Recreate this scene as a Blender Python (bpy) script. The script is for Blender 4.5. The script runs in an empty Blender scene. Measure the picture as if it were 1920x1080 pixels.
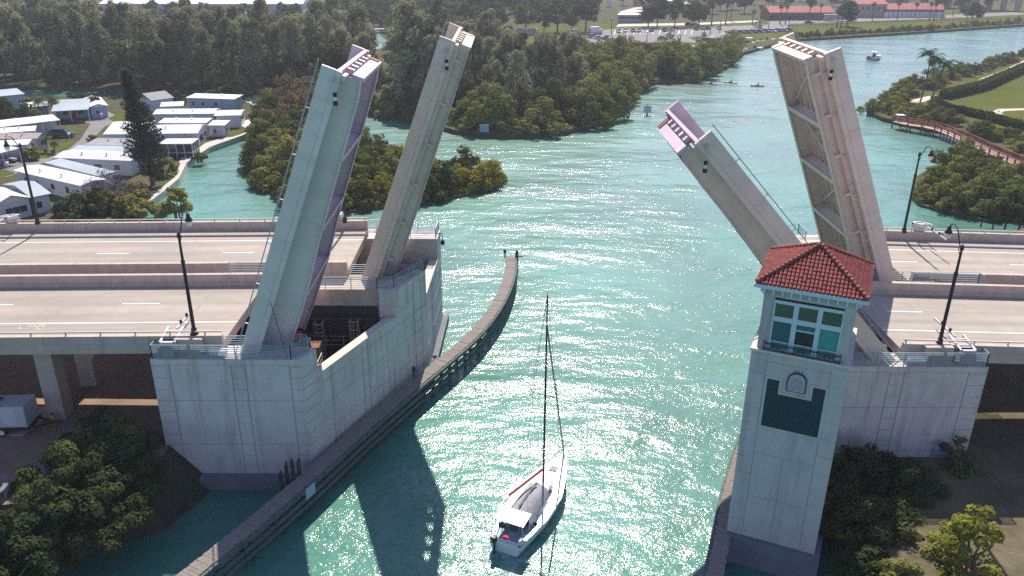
import bpy, math, random
import numpy as np
from mathutils import Vector, Matrix
SC = bpy.context.scene
COL = SC.collection
rnd = random.Random(7)
# ------------------------------------------------------------------ camera
F_PX, PITCH, ROLL, YAW, CAM_H = 1520.0, 23.0, 0.46, 0.5, 39.5
_p, _r, _w = (math.radians(v) for v in (PITCH, ROLL, YAW))
_f = np.array([math.sin(_w)*math.cos(_p), math.cos(_w)*math.cos(_p), -math.sin(_p)])
_r0 = np.array([math.cos(_w), -math.sin(_w), 0.0]); _u0 = np.cross(_r0, _f)
_R = _r0*math.cos(_r)+_u0*math.sin(_r); _U = _u0*math.cos(_r)-_r0*math.sin(_r)
RM = np.stack([_R, _U, _f]); CAM = np.array([0, 0, CAM_H])
cam = bpy.data.cameras.new("camera"); cam.lens = 36*F_PX/1920; cam.sensor_width = 36
cam.clip_start = 0.5; cam.clip_end = 12000
co = bpy.data.objects.new("camera", cam); COL.objects.link(co)
co.matrix_world = Matrix(((_R[0], _U[0], -_f[0], 0), (_R[1], _U[1], -_f[1], 0), (_R[2], _U[2], -_f[2], CAM_H), (0, 0, 0, 1)))
SC.camera = co
# ------------------------------------------------------------------ light
SUN_EL, SUN_AZ = 48.0, 3.0        # degrees; azimuth measured from +Y towards +X
w = bpy.data.worlds.new("World"); SC.world = w; w.use_nodes = True
sky = w.node_tree.nodes.new("ShaderNodeTexSky"); sky.sky_type = 'NISHITA'; sky.sun_disc = False
sky.sun_elevation = math.radians(SUN_EL); sky.sun_rotation = math.radians(SUN_AZ)
sky.air_density = 1.0; sky.dust_density = 0.6; sky.ozone_density = 3.0
_tn = w.node_tree.nodes.new("ShaderNodeMix"); _tn.data_type = 'RGBA'; _tn.blend_type = 'MULTIPLY'; _tn.inputs['Factor'].default_value = 1.0
_tn.inputs['B'].default_value = (1.08, 0.92, 1.06, 1)
w.node_tree.links.new(sky.outputs[0], _tn.inputs['A']); w.node_tree.links.new(_tn.outputs['Result'], w.node_tree.nodes["Background"].inputs[0])
w.node_tree.nodes["Background"].inputs[1].default_value = 0.11
sl = bpy.data.lights.new("sun", 'SUN'); sl.energy = 4.9; sl.angle = math.radians(0.5); sl.color = (1.0, 0.91, 0.80)
so = bpy.data.objects.new("sun", sl); COL.objects.link(so); so.location = (0, 60, 120)
_e, _a = math.radians(SUN_EL), math.radians(SUN_AZ)
sd = Vector((math.sin(_a)*math.cos(_e), math.cos(_a)*math.cos(_e), math.sin(_e)))
so.rotation_euler = sd.to_track_quat('Z', 'Y').to_euler()
SC.view_settings.view_transform = 'Standard'; SC.view_settings.look = 'None'
SC.view_settings.exposure = 0.54; SC.view_settings.gamma = 1.0
SC.cycles.use_denoising = False
SC.cycles.max_bounces = 5; SC.cycles.diffuse_bounces = 3; SC.cycles.glossy_bounces = 2
SC.cycles.transmission_bounces = 2; SC.cycles.transparent_max_bounces = 4; SC.cycles.volume_bounces = 0
SC.cycles.caustics_reflective = False; SC.cycles.caustics_refractive = False
SC.cycles.sample_clamp_indirect = 0.7; SC.cycles.blur_glossy = 5.0

# measured points of the photograph (1920 x 1080) back to places in the world
def at(x, y, z=1.2):
    d = RM.T @ np.array([(x-960)/F_PX, -(y-540)/F_PX, 1.0]); t = (z-CAM_H)/d[2]; q = CAM+d*t
    return Vector(q)
def zat(x, y, Y):
    d = RM.T @ np.array([(x-960)/F_PX, -(y-540)/F_PX, 1.0]); q = CAM+d*(Y/d[1])
    return float(q[2])
def pxof(v):
    q = RM @ (np.array(v[:3], float)-CAM)
    return (960+F_PX*q[0]/q[2], 540-F_PX*q[1]/q[2]) if q[2] > 1 else (-9999, -9999)

# ------------------------------------------------------------------ object helpers
def props(o, label=None, cat=None, group=None, kind=None):
    if label: o['label'] = label
    if cat: o['category'] = cat
    if group: o['group'] = group
    if kind: o['kind'] = kind
    return o
def thing(name, label, cat, loc=(0, 0, 0), rz=0.0, group=None):
    o = bpy.data.objects.new(name, None); COL.objects.link(o)
    o.empty_display_size = 0.3
    o.location = loc; o.rotation_euler = (0, 0, rz)
    return props(o, label, cat, group)
def dup(root, loc, rz=0.0, sc=1.0, label=None, group=None):
    r = root.copy(); COL.objects.link(r); r.location = loc; r.rotation_euler = (0, 0, rz)
    r.scale = (sc, sc, sc) if not isinstance(sc, (tuple, list)) else sc
    if label: r['label'] = label
    if group: r['group'] = group
    for ch in list(root.children):
        c = ch.copy(); COL.objects.link(c); c.parent = r
        for g in list(ch.children):
            d = g.copy(); COL.objects.link(d); d.parent = c
    return r

class MB:
    def __init__(s): s.v = []; s.f = []; s.m = []; s.cur = 0
    def add(s, vs, fs):
        b = len(s.v); s.v.extend([tuple(map(float, q)) for q in vs])
        for f in fs: s.f.append(tuple(b+i for i in f)); s.m.append(s.cur)
        return s
    def mi(s, i): s.cur = i; return s
    def hexa(s, q):
        return s.add(q, [(3, 2, 1, 0), (4, 5, 6, 7), (0, 1, 5, 4), (1, 2, 6, 5), (2, 3, 7, 6), (3, 0, 4, 7)])
    def box(s, x0, x1, y0, y1, z0, z1):
        return s.hexa([(x0, y0, z0), (x1, y0, z0), (x1, y1, z0), (x0, y1, z0), (x0, y0, z1), (x1, y0, z1), (x1, y1, z1), (x0, y1, z1)])
    def prism(s, poly, z0, z1):
        n = len(poly)
        area = sum(poly[i][0]*poly[(i+1) % n][1]-poly[(i+1) % n][0]*poly[i][1] for i in range(n))
        if area < 0: poly = poly[::-1]
        zt = z1 if isinstance(z1, (list, tuple)) else [z1]*n
        if area < 0 and isinstance(z1, (list, tuple)): zt = zt[::-1]
        vs = [(p[0], p[1], z0) for p in poly]+[(p[0], p[1], zt[i]) for i, p in enumerate(poly)]
        fs = [tuple(range(n-1, -1, -1)), tuple(range(n, 2*n))]+[(i, (i+1) % n, n+(i+1) % n, n+i) for i in range(n)]
        return s.add(vs, fs)
    def bar(s, p, q, w, h=None, up=(0, 0, 1)):
        h = h or w; p, q = Vector(p), Vector(q); d = (q-p)
        if d.length < 1e-6: return s
        d.normalize(); a = d.cross(Vector(up))
        if a.length < 1e-3: a = d.cross(Vector((1, 0, 0)))
        a.normalize(); b = a.cross(d).normalized()
        a *= w/2; b *= h/2
        return s.hexa([p-a-b, p+a-b, q+a-b, q-a-b, p-a+b, p+a+b, q+a+b, q-a+b])
    def tube(s, pts, r, n=8, cap=True):
        pts = [Vector(p) for p in pts]; rs = r if isinstance(r, (list, tuple)) else [r]*len(pts)
        prev = None; base = len(s.v)
        for i, p in enumerate(pts):
            d = (pts[min(i+1, len(pts)-1)]-pts[max(i-1, 0)])
            d = d.normalized() if d.length > 1e-9 else Vector((0, 0, 1))
            if prev is None:
                a = d.cross(Vector((0, 0, 1)))
                if a.length < 1e-3: a = d.cross(Vector((1, 0, 0)))
            else:
                a = prev-d*prev.dot(d)
                if a.length < 1e-4: a = d.cross(Vector((1, 0, 0)))
            a.normalize(); prev = a; b = d.cross(a)
            for k in range(n):
                t = 2*math.pi*k/n; q = p+a*(rs[i]*math.cos(t))+b*(rs[i]*math.sin(t)); s.v.append(tuple(q))
        for i in range(len(pts)-1):
            for k in range(n):
                s.f.append((base+i*n+k, base+i*n+(k+1) % n, base+(i+1)*n+(k+1) % n, base+(i+1)*n+k)); s.m.append(s.cur)
        if cap:
            s.f.append(tuple(base+k for k in range(n-1, -1, -1))); s.m.append(s.cur)
            e = base+(len(pts)-1)*n; s.f.append(tuple(e+k for k in range(n))); s.m.append(s.cur)
        return s
    def lathe(s, prof, c=(0, 0, 0), n=12):
        return s.tube([(c[0], c[1], c[2]+z) for r, z in prof], [max(r, 1e-3) for r, z in prof], n)
    def loft(s, rings, cap=True, close=True):
        n = len(rings[0]); b = len(s.v)
        for r in rings: s.v.extend([tuple(map(float, q)) for q in r])
        for i in range(len(rings)-1):
            for k in range(n if close else n-1):
                s.f.append((b+i*n+k, b+i*n+(k+1) % n, b+(i+1)*n+(k+1) % n, b+(i+1)*n+k)); s.m.append(s.cur)
        if cap:
            s.f.append(tuple(b+k for k in range(n-1, -1, -1))); s.m.append(s.cur)
            e = b+(len(rings)-1)*n; s.f.append(tuple(e+k for k in range(n))); s.m.append(s.cur)
        return s
    def xf(s, M):
        s.v = [tuple(M @ Vector(q)) for q in s.v]; return s
    def build(s, name, mats, parent=None, origin=None, smooth=False, bevel=0, fix=False):
        o0 = Vector(origin) if origin is not None else (Vector(parent.location) if parent is not None and parent.get('_w') else Vector((0, 0, 0)))
        me = bpy.data.meshes.new(name)
        me.from_pydata([tuple(Vector(q)-o0) for q in s.v], [], s.f)
        mats = mats if isinstance(mats, (list, tuple)) else [mats]
        for m in mats: me.materials.append(m)
        if len(mats) > 1: me.polygons.foreach_set('material_index', s.m)
        if smooth: me.polygons.foreach_set('use_smooth', [True]*len(s.f))
        me.update()
        if fix:
            import bmesh
            bm = bmesh.new(); bm.from_mesh(me); bmesh.ops.recalc_face_normals(bm, faces=bm.faces); bm.to_mesh(me); bm.free()
        o = bpy.data.objects.new(name, me); COL.objects.link(o)
        if parent is not None: o.parent = parent
        elif origin is not None: o.location = o0
        if bevel:
            b = o.modifiers.new('bevel', 'BEVEL'); b.width = bevel; b.segments = 2; b.limit_method = 'ANGLE'
        return o
def wthing(name, label, cat, loc, group=None):
    """a thing whose parts are drawn in world coordinates"""
    o = thing(name, label, cat, loc, 0, group); o['_w'] = 1
    return o

# ------------------------------------------------------------------ materials
def new_mat(name):
    m = bpy.data.materials.new(name); m.use_nodes = True
    nt = m.node_tree; nt.nodes.clear()
    out = nt.nodes.new('ShaderNodeOutputMaterial')
    return m, nt, out
def N(nt, t, **kw):
    n = nt.nodes.new(t)
    for k, v in kw.items():
        if k in n.inputs: n.inputs[k].default_value = v
        else: setattr(n, k, v)
    return n
def c4(c): return (c[0], c[1], c[2], 1.0)
def mat(name, col, rough=0.7, var=0.15, scale=2.0, col2=None, metal=0.0, bump=0.0, bscale=None, streak=0.0, spec=0.35, grime=0.0, coords='Object', lanes=0.0):
    m, nt, out = new_mat(name)
    L = nt.links.new
    tc = N(nt, 'ShaderNodeTexCoord')
    src = tc.outputs[coords]
    bs = N(nt, 'ShaderNodeBsdfPrincipled', Roughness=rough, Metallic=metal)
    bs.inputs['Specular IOR Level'].default_value = spec
    n1 = N(nt, 'ShaderNodeTexNoise', Scale=scale, Detail=6.0, Roughness=0.65); L(src, n1.inputs['Vector'])
    mr = N(nt, 'ShaderNodeMapRange'); mr.inputs['From Min'].default_value = 0.3; mr.inputs['From Max'].default_value = 0.7
    L(n1.outputs['Fac'], mr.inputs['Value'])
    mx = N(nt, 'ShaderNodeMix', data_type='RGBA')
    a = col2 if col2 else tuple(max(0, c*(1-var)) for c in col)
    b = col if col2 else tuple(min(1, c*(1+var)) for c in col)
    mx.inputs['A'].default_value = c4(a); mx.inputs['B'].default_value = c4(b)
    L(mr.outputs[0], mx.inputs['Factor']); cur = mx.outputs['Result']
    if streak > 0:
        mp = N(nt, 'ShaderNodeMapping'); mp.inputs['Scale'].default_value = (1.3, 1.3, 0.09); L(src, mp.inputs['Vector'])
        n2 = N(nt, 'ShaderNodeTexNoise', Scale=1.0, Detail=5.0, Roughness=0.7); L(mp.outputs[0], n2.inputs['Vector'])
        m2 = N(nt, 'ShaderNodeMapRange'); m2.inputs['From Min'].default_value = 0.50; m2.inputs['From Max'].default_value = 0.75
        m2.inputs['To Min'].default_value = 0.0; m2.inputs['To Max'].default_value = streak; L(n2.outputs['Fac'], m2.inputs['Value'])
        x2 = N(nt, 'ShaderNodeMix', data_type='RGBA'); L(m2.outputs[0], x2.inputs['Factor']); L(cur, x2.inputs['A'])
        x2.inputs['B'].default_value = c4(tuple(c*0.35 for c in col)); cur = x2.outputs['Result']
    if grime > 0:
        n3 = N(nt, 'ShaderNodeTexNoise', Scale=scale*0.13, Detail=3.0); L(src, n3.inputs['Vector'])
        m3 = N(nt, 'ShaderNodeMapRange'); m3.inputs['From Min'].default_value = 0.4; m3.inputs['From Max'].default_value = 0.75
        m3.inputs['To Max'].default_value = grime; L(n3.outputs['Fac'], m3.inputs['Value'])
        x3 = N(nt, 'ShaderNodeMix', data_type='RGBA'); L(m3.outputs[0], x3.inputs['Factor']); L(cur, x3.inputs['A'])
        x3.inputs['B'].default_value = c4(tuple(c*0.5 for c in col)); cur = x3.outputs['Result']
    if lanes > 0:                                                    # tyre-polished and oil-darkened tracks along the road
        mp = N(nt, 'ShaderNodeMapping'); mp.inputs['Scale'].default_value = (0.018, 0.75, 1.0); L(src, mp.inputs['Vector'])
        n4 = N(nt, 'ShaderNodeTexNoise', Scale=1.0, Detail=4.0, Roughness=0.6); L(mp.outputs[0], n4.inputs['Vector'])
        m4 = N(nt, 'ShaderNodeMapRange'); m4.inputs['From Min'].default_value = 0.42; m4.inputs['From Max'].default_value = 0.68
        m4.inputs['To Max'].default_value = lanes; L(n4.outputs['Fac'], m4.inputs['Value'])
        x4 = N(nt, 'ShaderNodeMix', data_type='RGBA'); L(m4.outputs[0], x4.inputs['Factor']); L(cur, x4.inputs['A'])
        x4.inputs['B'].default_value = c4(tuple(c*0.55 for c in col)); cur = x4.outputs['Result']
    L(cur, bs.inputs['Base Color'])
    if bump > 0:
        nb = N(nt, 'ShaderNodeTexNoise', Scale=bscale or scale*6, Detail=4.0); L(src, nb.inputs['Vector'])
        bp = N(nt, 'ShaderNodeBump', Strength=1.0, Distance=bump); L(nb.outputs['Fac'], bp.inputs['Height']); L(bp.outputs[0], bs.inputs['Normal'])
    L(bs.outputs[0], out.inputs[0])
    return m
def leafmat(name, c1, c2, trans=0.3, scale=0.5, rvar=0.25):
    m, nt, out = new_mat(name); L = nt.links.new
    tc = N(nt, 'ShaderNodeTexCoord'); oi = N(nt, 'ShaderNodeObjectInfo')
    n1 = N(nt, 'ShaderNodeTexNoise', Scale=scale, Detail=4.0, Roughness=0.75); L(tc.outputs['Object'], n1.inputs['Vector'])
    ad = N(nt, 'ShaderNodeMath', operation='MULTIPLY_ADD'); L(oi.outputs['Random'], ad.inputs[0]); ad.inputs[1].default_value = rvar; ad.inputs[2].default_value = -rvar/2
    sm = N(nt, 'ShaderNodeMath', operation='ADD'); L(n1.outputs['Fac'], sm.inputs[0]); L(ad.outputs[0], sm.inputs[1])
    mr = N(nt, 'ShaderNodeMapRange'); mr.inputs['From Min'].default_value = 0.32; mr.inputs['From Max'].default_value = 0.68; L(sm.outputs[0], mr.inputs['Value'])
    mx = N(nt, 'ShaderNodeMix', data_type='RGBA'); mx.inputs['A'].default_value = c4(c1); mx.inputs['B'].default_value = c4(c2); L(mr.outputs[0], mx.inputs['Factor'])
    d = N(nt, 'ShaderNodeBsdfDiffuse'); t = N(nt, 'ShaderNodeBsdfTranslucent'); L(mx.outputs['Result'], d.inputs[0]); L(mx.outputs['Result'], t.inputs[0])
    ms = N(nt, 'ShaderNodeMixShader', Fac=trans); L(d.outputs[0], ms.inputs[1]); L(t.outputs[0], ms.inputs[2]); L(ms.outputs[0], out.inputs[0])
    return m
M = {}
M['concrete'] = mat('pale concrete', (0.64, 0.595, 0.55), 0.85, 0.12, 0.7, streak=0.75, bump=0.004, bscale=30, grime=0.35)
M['coping'] = mat('light coping concrete', (0.62, 0.57, 0.50), 0.85, 0.12, 1.5, bump=0.004, bscale=30)
M['plinth'] = mat('grey plinth concrete', (0.17, 0.175, 0.20), 0.85, 0.15, 1.0, bump=0.005)
M['joint'] = mat('dark joint', (0.32, 0.305, 0.295), 0.9, 0.2, 3.0)
M['deck'] = mat('road deck concrete', (0.40, 0.36, 0.305), 0.9, 0.09, 0.9, grime=0.35, bump=0.002, bscale=40, lanes=0.55)
M['barrier'] = mat('barrier concrete', (0.50, 0.425, 0.36), 0.88, 0.12, 1.1, streak=0.4, bump=0.003, bscale=30)
M['paint_w'] = mat('white road paint', (0.78, 0.78, 0.75), 0.7, 0.12, 4.0)
M['paint_y'] = mat('yellow road paint', (0.62, 0.42, 0.14), 0.7, 0.12, 4.0)
M['steel_grey'] = mat('cool grey bridge paint', (0.70, 0.66, 0.60), 0.5, 0.06, 0.8, streak=0.3, grime=0.2)
M['steel_beige'] = mat('beige bridge paint', (0.76, 0.63, 0.51), 0.5, 0.07, 0.8, streak=0.25, grime=0.2)
M['steel_pink'] = mat('pinkish bridge paint', (0.71, 0.56, 0.60), 0.5, 0.07, 0.8, streak=0.25, grime=0.2)
M['rail'] = mat('blue grey railing metal', (0.30, 0.40, 0.45), 0.45, 0.1, 3.0, metal=0.3)
M['galv'] = mat('galvanised metal', (0.55, 0.57, 0.58), 0.4, 0.1, 3.0, metal=0.5)
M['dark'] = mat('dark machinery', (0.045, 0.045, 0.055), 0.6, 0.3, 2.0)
M['rust'] = mat('red brown steel', (0.20, 0.085, 0.06), 0.7, 0.25, 1.5)
M['red'] = mat('signal red', (0.55, 0.03, 0.03), 0.5, 0.1, 3.0)
M['black'] = mat('black paint', (0.018, 0.018, 0.022), 0.45, 0.2, 3.0)
M['lampglass'] = mat('frosted lamp glass', (0.75, 0.74, 0.65), 0.3, 0.05, 3.0)
M['white'] = mat('white paint', (0.78, 0.78, 0.78), 0.5, 0.06, 1.5, grime=0.15)
M['wood'] = mat('weathered timber', (0.22, 0.20, 0.175), 0.9, 0.3, 5.0, bump=0.01)
M['wood_dark'] = mat('dark wet timber', (0.055, 0.05, 0.045), 0.8, 0.35, 3.0, bump=0.01)
M['wood_green'] = mat('green stained timber', (0.10, 0.13, 0.12), 0.85, 0.35, 3.0, bump=0.01)
# ------------------------------------------------------------------ water, land, roads
def water_mat():
    m, nt, out = new_mat('green coastal water'); L = nt.links.new
    ge = N(nt, 'ShaderNodeNewGeometry'); P = ge.outputs['Position']
    bs = N(nt, 'ShaderNodeBsdfPrincipled', Roughness=0.6, IOR=1.333)
    bs.inputs['Specular IOR Level'].default_value = 0.6
    bs.inputs['Coat Weight'].default_value = 1.0; bs.inputs['Coat Roughness'].default_value = 0.115; bs.inputs['Coat IOR'].default_value = 1.333
    big = N(nt, 'ShaderNodeTexNoise', Scale=0.03, Detail=3.0); L(P, big.inputs['Vector'])
    mx = N(nt, 'ShaderNodeMix', data_type='RGBA'); mx.inputs['A'].default_value = (0.016, 0.140, 0.098, 1); mx.inputs['B'].default_value = (0.046, 0.245, 0.178, 1)
    mr = N(nt, 'ShaderNodeMapRange'); mr.inputs['From Min'].default_value = 0.35; mr.inputs['From Max'].default_value = 0.65; L(big.outputs['Fac'], mr.inputs['Value'])
    L(mr.outputs[0], mx.inputs['Factor']); 
    # churned wake behind and beside the yacht
    wk = N(nt, 'ShaderNodeMapping', vector_type='TEXTURE'); wk.inputs['Location'].default_value = (2.2, 49.8, 0); wk.inputs['Rotation'].default_value = (0, 0, math.atan2(9.9, 4.6)); L(P, wk.inputs['Vector'])
    sx = N(nt, 'ShaderNodeSeparateXYZ'); L(wk.outputs[0], sx.inputs[0])
    ax_ = N(nt, 'ShaderNodeMapRange'); ax_.inputs['From Min'].default_value = -16; ax_.inputs['From Max'].default_value = -4; L(sx.outputs['X'], ax_.inputs['Value'])
    bx_2 = N(nt, 'ShaderNodeMapRange'); bx_2.inputs['From Min'].default_value = 7; bx_2.inputs['From Max'].default_value = 3; L(sx.outputs['X'], bx_2.inputs['Value'])
    ay = N(nt, 'ShaderNodeMath', operation='ABSOLUTE'); L(sx.outputs['Y'], ay.inputs[0])
    cy = N(nt, 'ShaderNodeMapRange'); cy.inputs['From Min'].default_value = 3.4; cy.inputs['From Max'].default_value = 1.4; L(ay.outputs[0], cy.inputs['Value'])
    fn = N(nt, 'ShaderNodeTexNoise', Scale=1.1, Detail=6.0, Roughness=0.75, Distortion=0.8); L(P, fn.inputs['Vector'])
    fr_ = N(nt, 'ShaderNodeMapRange'); fr_.inputs['From Min'].default_value = 0.46; fr_.inputs['From Max'].default_value = 0.66; fr_.inputs['To Max'].default_value = 0.75; L(fn.outputs['Fac'], fr_.inputs['Value'])
    pr_1 = N(nt, 'ShaderNodeMath', operation='MULTIPLY'); L(ax_.outputs[0], pr_1.inputs[0]); L(bx_2.outputs[0], pr_1.inputs[1])
    pr_2 = N(nt, 'ShaderNodeMath', operation='MULTIPLY'); L(pr_1.outputs[0], pr_2.inputs[0]); L(cy.outputs[0], pr_2.inputs[1])
    pr_3 = N(nt, 'ShaderNodeMath', operation='MULTIPLY'); L(pr_2.outputs[0], pr_3.inputs[0]); L(fr_.outputs[0], pr_3.inputs[1])
    fx = N(nt, 'ShaderNodeMix', data_type='RGBA'); L(pr_3.outputs[0], fx.inputs['Factor']); L(mx.outputs['Result'], fx.inputs['A']); fx.inputs['B'].default_value = (0.42, 0.55, 0.52, 1)
    L(fx.outputs['Result'], bs.inputs['Base Color'])
    def wave(scale, rot, sx, sy, detail, amp, rough=0.55, ridge=False):
        mp = N(nt, 'ShaderNodeMapping'); mp.inputs['Rotation'].default_value = (0, 0, math.radians(rot)); mp.inputs['Scale'].default_value = (sx, sy, 1)
        L(P, mp.inputs['Vector'])
        n = N(nt, 'ShaderNodeTexNoise', Scale=scale, Detail=detail, Roughness=rough, Distortion=0.3); L(mp.outputs[0], n.inputs['Vector'])
        k = N(nt, 'ShaderNodeMath', operation='MULTIPLY'); L(n.outputs['Fac'], k.inputs[0]); k.inputs[1].default_value = amp
        return k.outputs[0]
    hs = [wave(0.13, 16, 0.5, 1.0, 2.0, 0.80), wave(0.5, 10, 0.55, 1.0, 2.0, 0.24), wave(1.6, 18, 0.7, 1.0, 3.0, 0.095, 0.6), wave(3.8, -8, 0.8, 1.0, 3.0, 0.040, 0.7)]
    s = hs[0]
    for h in hs[1:]:
        a = N(nt, 'ShaderNodeMath', operation='ADD'); L(s, a.inputs[0]); L(h, a.inputs[1]); s = a.outputs[0]
    pt = N(nt, 'ShaderNodeTexNoise', Scale=0.045, Detail=4.0, Roughness=0.6)
    mp = N(nt, 'ShaderNodeMapping'); mp.inputs['Rotation'].default_value = (0, 0, math.radians(25)); mp.inputs['Scale'].default_value = (0.6, 1.3, 1); L(P, mp.inputs['Vector']); L(mp.outputs[0], pt.inputs['Vector'])
    pr = N(nt, 'ShaderNodeMapRange'); pr.inputs['From Min'].default_value = 0.36; pr.inputs['From Max'].default_value = 0.64
    pr.inputs['To Min'].default_value = 0.55; pr.inputs['To Max'].default_value = 1.15; L(pt.outputs['Fac'], pr.inputs['Value'])
    sh = N(nt, 'ShaderNodeMath', operation='MULTIPLY'); L(s, sh.inputs[0]); L(pr.outputs[0], sh.inputs[1])
    bp = N(nt, 'ShaderNodeBump', Strength=1.0, Distance=1.0); L(sh.outputs[0], bp.inputs['Height']); L(bp.outputs[0], bs.inputs['Normal']); L(bp.outputs[0], bs.inputs['Coat Normal'])
    L(bs.outputs[0], out.inputs[0])
    return m
M['water'] = water_mat()
props(MB().add([(-3000, -200, 0), (3000, -200, 0), (3000, 6000, 0), (-3000, 6000, 0)], [(0, 1, 2, 3)]).build('water', M['water']), kind='structure')

M['grass'] = mat('mown lawn', (0.110, 0.120, 0.020), 0.95, 0.2, 0.06, col2=(0.065, 0.085, 0.012), bump=0.03, bscale=4, spec=0.04)
M['scrub'] = mat('scrub floor', (0.085, 0.085, 0.045), 0.95, 0.3, 0.2, bump=0.05, bscale=3, spec=0.04)
M['dirt'] = mat('brown bare soil', (0.30, 0.22, 0.16), 0.95, 0.25, 0.5, col2=(0.20, 0.145, 0.105), bump=0.04, bscale=5, spec=0.05)
M['dryland'] = mat('dry scrubby ground', (0.19, 0.155, 0.105), 0.95, 0.3, 0.45, col2=(0.075, 0.075, 0.042), bump=0.08, bscale=3, spec=0.04)
M['asphalt'] = mat('worn grey asphalt', (0.20, 0.19, 0.185), 0.92, 0.15, 0.25, bump=0.006, bscale=20)
M['path'] = mat('pale concrete path', (0.52, 0.48, 0.41), 0.9, 0.1, 0.5)
M['seawall'] = mat('seawall concrete', (0.50, 0.47, 0.42), 0.9, 0.15, 0.8, bump=0.004)
M['bank'] = mat('dark weedy bank', (0.045, 0.045, 0.028), 0.95, 0.4, 0.8, bump=0.08, bscale=3)
def land(name, pts, z, m, z0=-1.5, skirt=None):
    """raised ground with a sloping bank into the water"""
    b = MB(); P = [(p[0], p[1]) for p in pts]; n = len(P)
    ar = sum(P[i][0]*P[(i+1) % n][1]-P[(i+1) % n][0]*P[i][1] for i in range(n))
    if ar < 0: P = P[::-1]
    b.prism(P, z0, z)
    if skirt:                                                        # sloping bank
        O_ = []
        for i in range(n):
            a, c, e = Vector((*P[i-1], 0)), Vector((*P[i], 0)), Vector((*P[(i+1) % n], 0)); d = ((c-a).normalized()+(e-c).normalized())
            d = d.normalized() if d.length > 1e-6 else Vector((1, 0, 0)); O_.append((c.x+d.y*skirt, c.y-d.x*skirt))
        b.v.extend([(p[0], p[1], z-0.02) for p in P]+[(p[0], p[1], -1.2) for p in O_]); k = len(b.v)-2*n
        for i in range(n): b.f.append((k+n+i, k+n+(i+1) % n, k+(i+1) % n, k+i)); b.m.append(1)
    return props(b.build(name, [m, M['bank']]), kind='structure')
def W(pl, z=1.0): return [tuple(at(x, y, z)[:2]) for x, y in pl]
# trailer park peninsula
canal = [(-52, 100), (-55, 116)]+W([(265, 388), (300, 362), (330, 337), (345, 307), (390, 277), (475, 247), (512, 217), (470, 194), (430, 186), (240, 182), (0, 178)])
land('park_ground', canal+[(-400, 224), (-400, 55), (-60, 60)], 0.9, M['scrub'])
# ground under the bridge, left and right: causeway fill
land('causeway_ground_west', [(-400, 90), (-26, 90), (-26, 52), (-27, 49.5), (-32, 46.5), (-40, 45), (-52, 42), (-80, 36), (-400, 30)], 3.5, M['dirt'], skirt=4.0)
land('causeway_ground_east', [(40, 88), (60, 96), (82, 118), (110, 122), (400, 120), (400, 20), (24, 20), (25.5, 44), (24, 53), (31, 70), (38, 84)], 2.6, M['dryland'], skirt=3.0)
# mainland to the north
north = W([(0, 160), (430, 172), (540, 180), (640, 195), (700, 212), (780, 222), (850, 243), (950, 253), (1060, 245), (1150, 221), (1190, 180), (1225, 152), (1300, 150), (1370, 121), (1395, 98), (1460, 80), (1500, 73), (1600, 67), (1700, 61), (1920, 46)])
land('mainland_ground', [(-3000, 260)]+north+[(420, 540), (900, 800), (3000, 1500), (3000, 6000), (-3000, 6000)], 1.0, M['scrub'])
# mangrove islet, right island and right mangrove islet: low mud
land('mangrove_islet_ground', W([(478, 325), (525, 385), (640, 397), (760, 382), (850, 369), (915, 355), (940, 335), (895, 320), (840, 330), (760, 302), (700, 292), (640, 242), (560, 202), (505, 202), (484, 245)], 0.4), 0.35, M['scrub'])
land('island_ground', W([(1626, 207), (1655, 187), (1695, 162), (1765, 142), (1865, 117), (1920, 98)])+[(420, 480), (700, 600), (700, 150), (140, 140)]+W([(1920, 292), (1800, 250), (1700, 230), (1655, 220)]), 1.0, M['scrub'])
land('mangrove_point_ground', W([(1712, 335), (1725, 383), (1790, 400), (1860, 415)], 0.4)+[(110, 126), (112, 150)]+W([(1920, 325), (1860, 292), (1790, 285)], 0.4), 0.4, M['scrub'])
def sheet(name, pl, z, m, pz=None):
    P = [tuple(at(x, y, pz or z)[:2]) for x, y in pl]
    return props(MB().prism(P, z-0.05, z).build(name, m), kind='structure')
# lawns
sheet('golf_lawn', [(1700, 190), (1735, 172), (1800, 152), (1860, 132), (1935, 106), (1990, 150), (2050, 260), (1935, 262), (1830, 232), (1760, 212)], 1.06, M['grass'])
sheet('park_lawn', [(560, 60), (1300, 40), (2000, 5), (1990, 32), (1720, 52), (1500, 66), (1395, 88), (1330, 118), (1290, 112), (1250, 92), (1100, 72), (980, 85), (940, 70)], 1.06, M['grass'])
sheet('island_path', [(1703, 191), (1715, 186), (1740, 180), (1756, 179), (1752, 184), (1735, 190), (1712, 196)], 1.10, M['path'])
sheet('island_walk', [(1824, 159), (1840, 147), (1880, 132), (1925, 111), (1960, 98), (1960, 106), (1925, 121), (1880, 142), (1845, 155)], 1.10, M['path'])
sheet('green_path', [(1862, 208), (1872, 204), (1930, 203), (1930, 206), (1885, 208), (1876, 212), (1885, 215), (1870, 214)], 1.10, M['path'])
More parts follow.
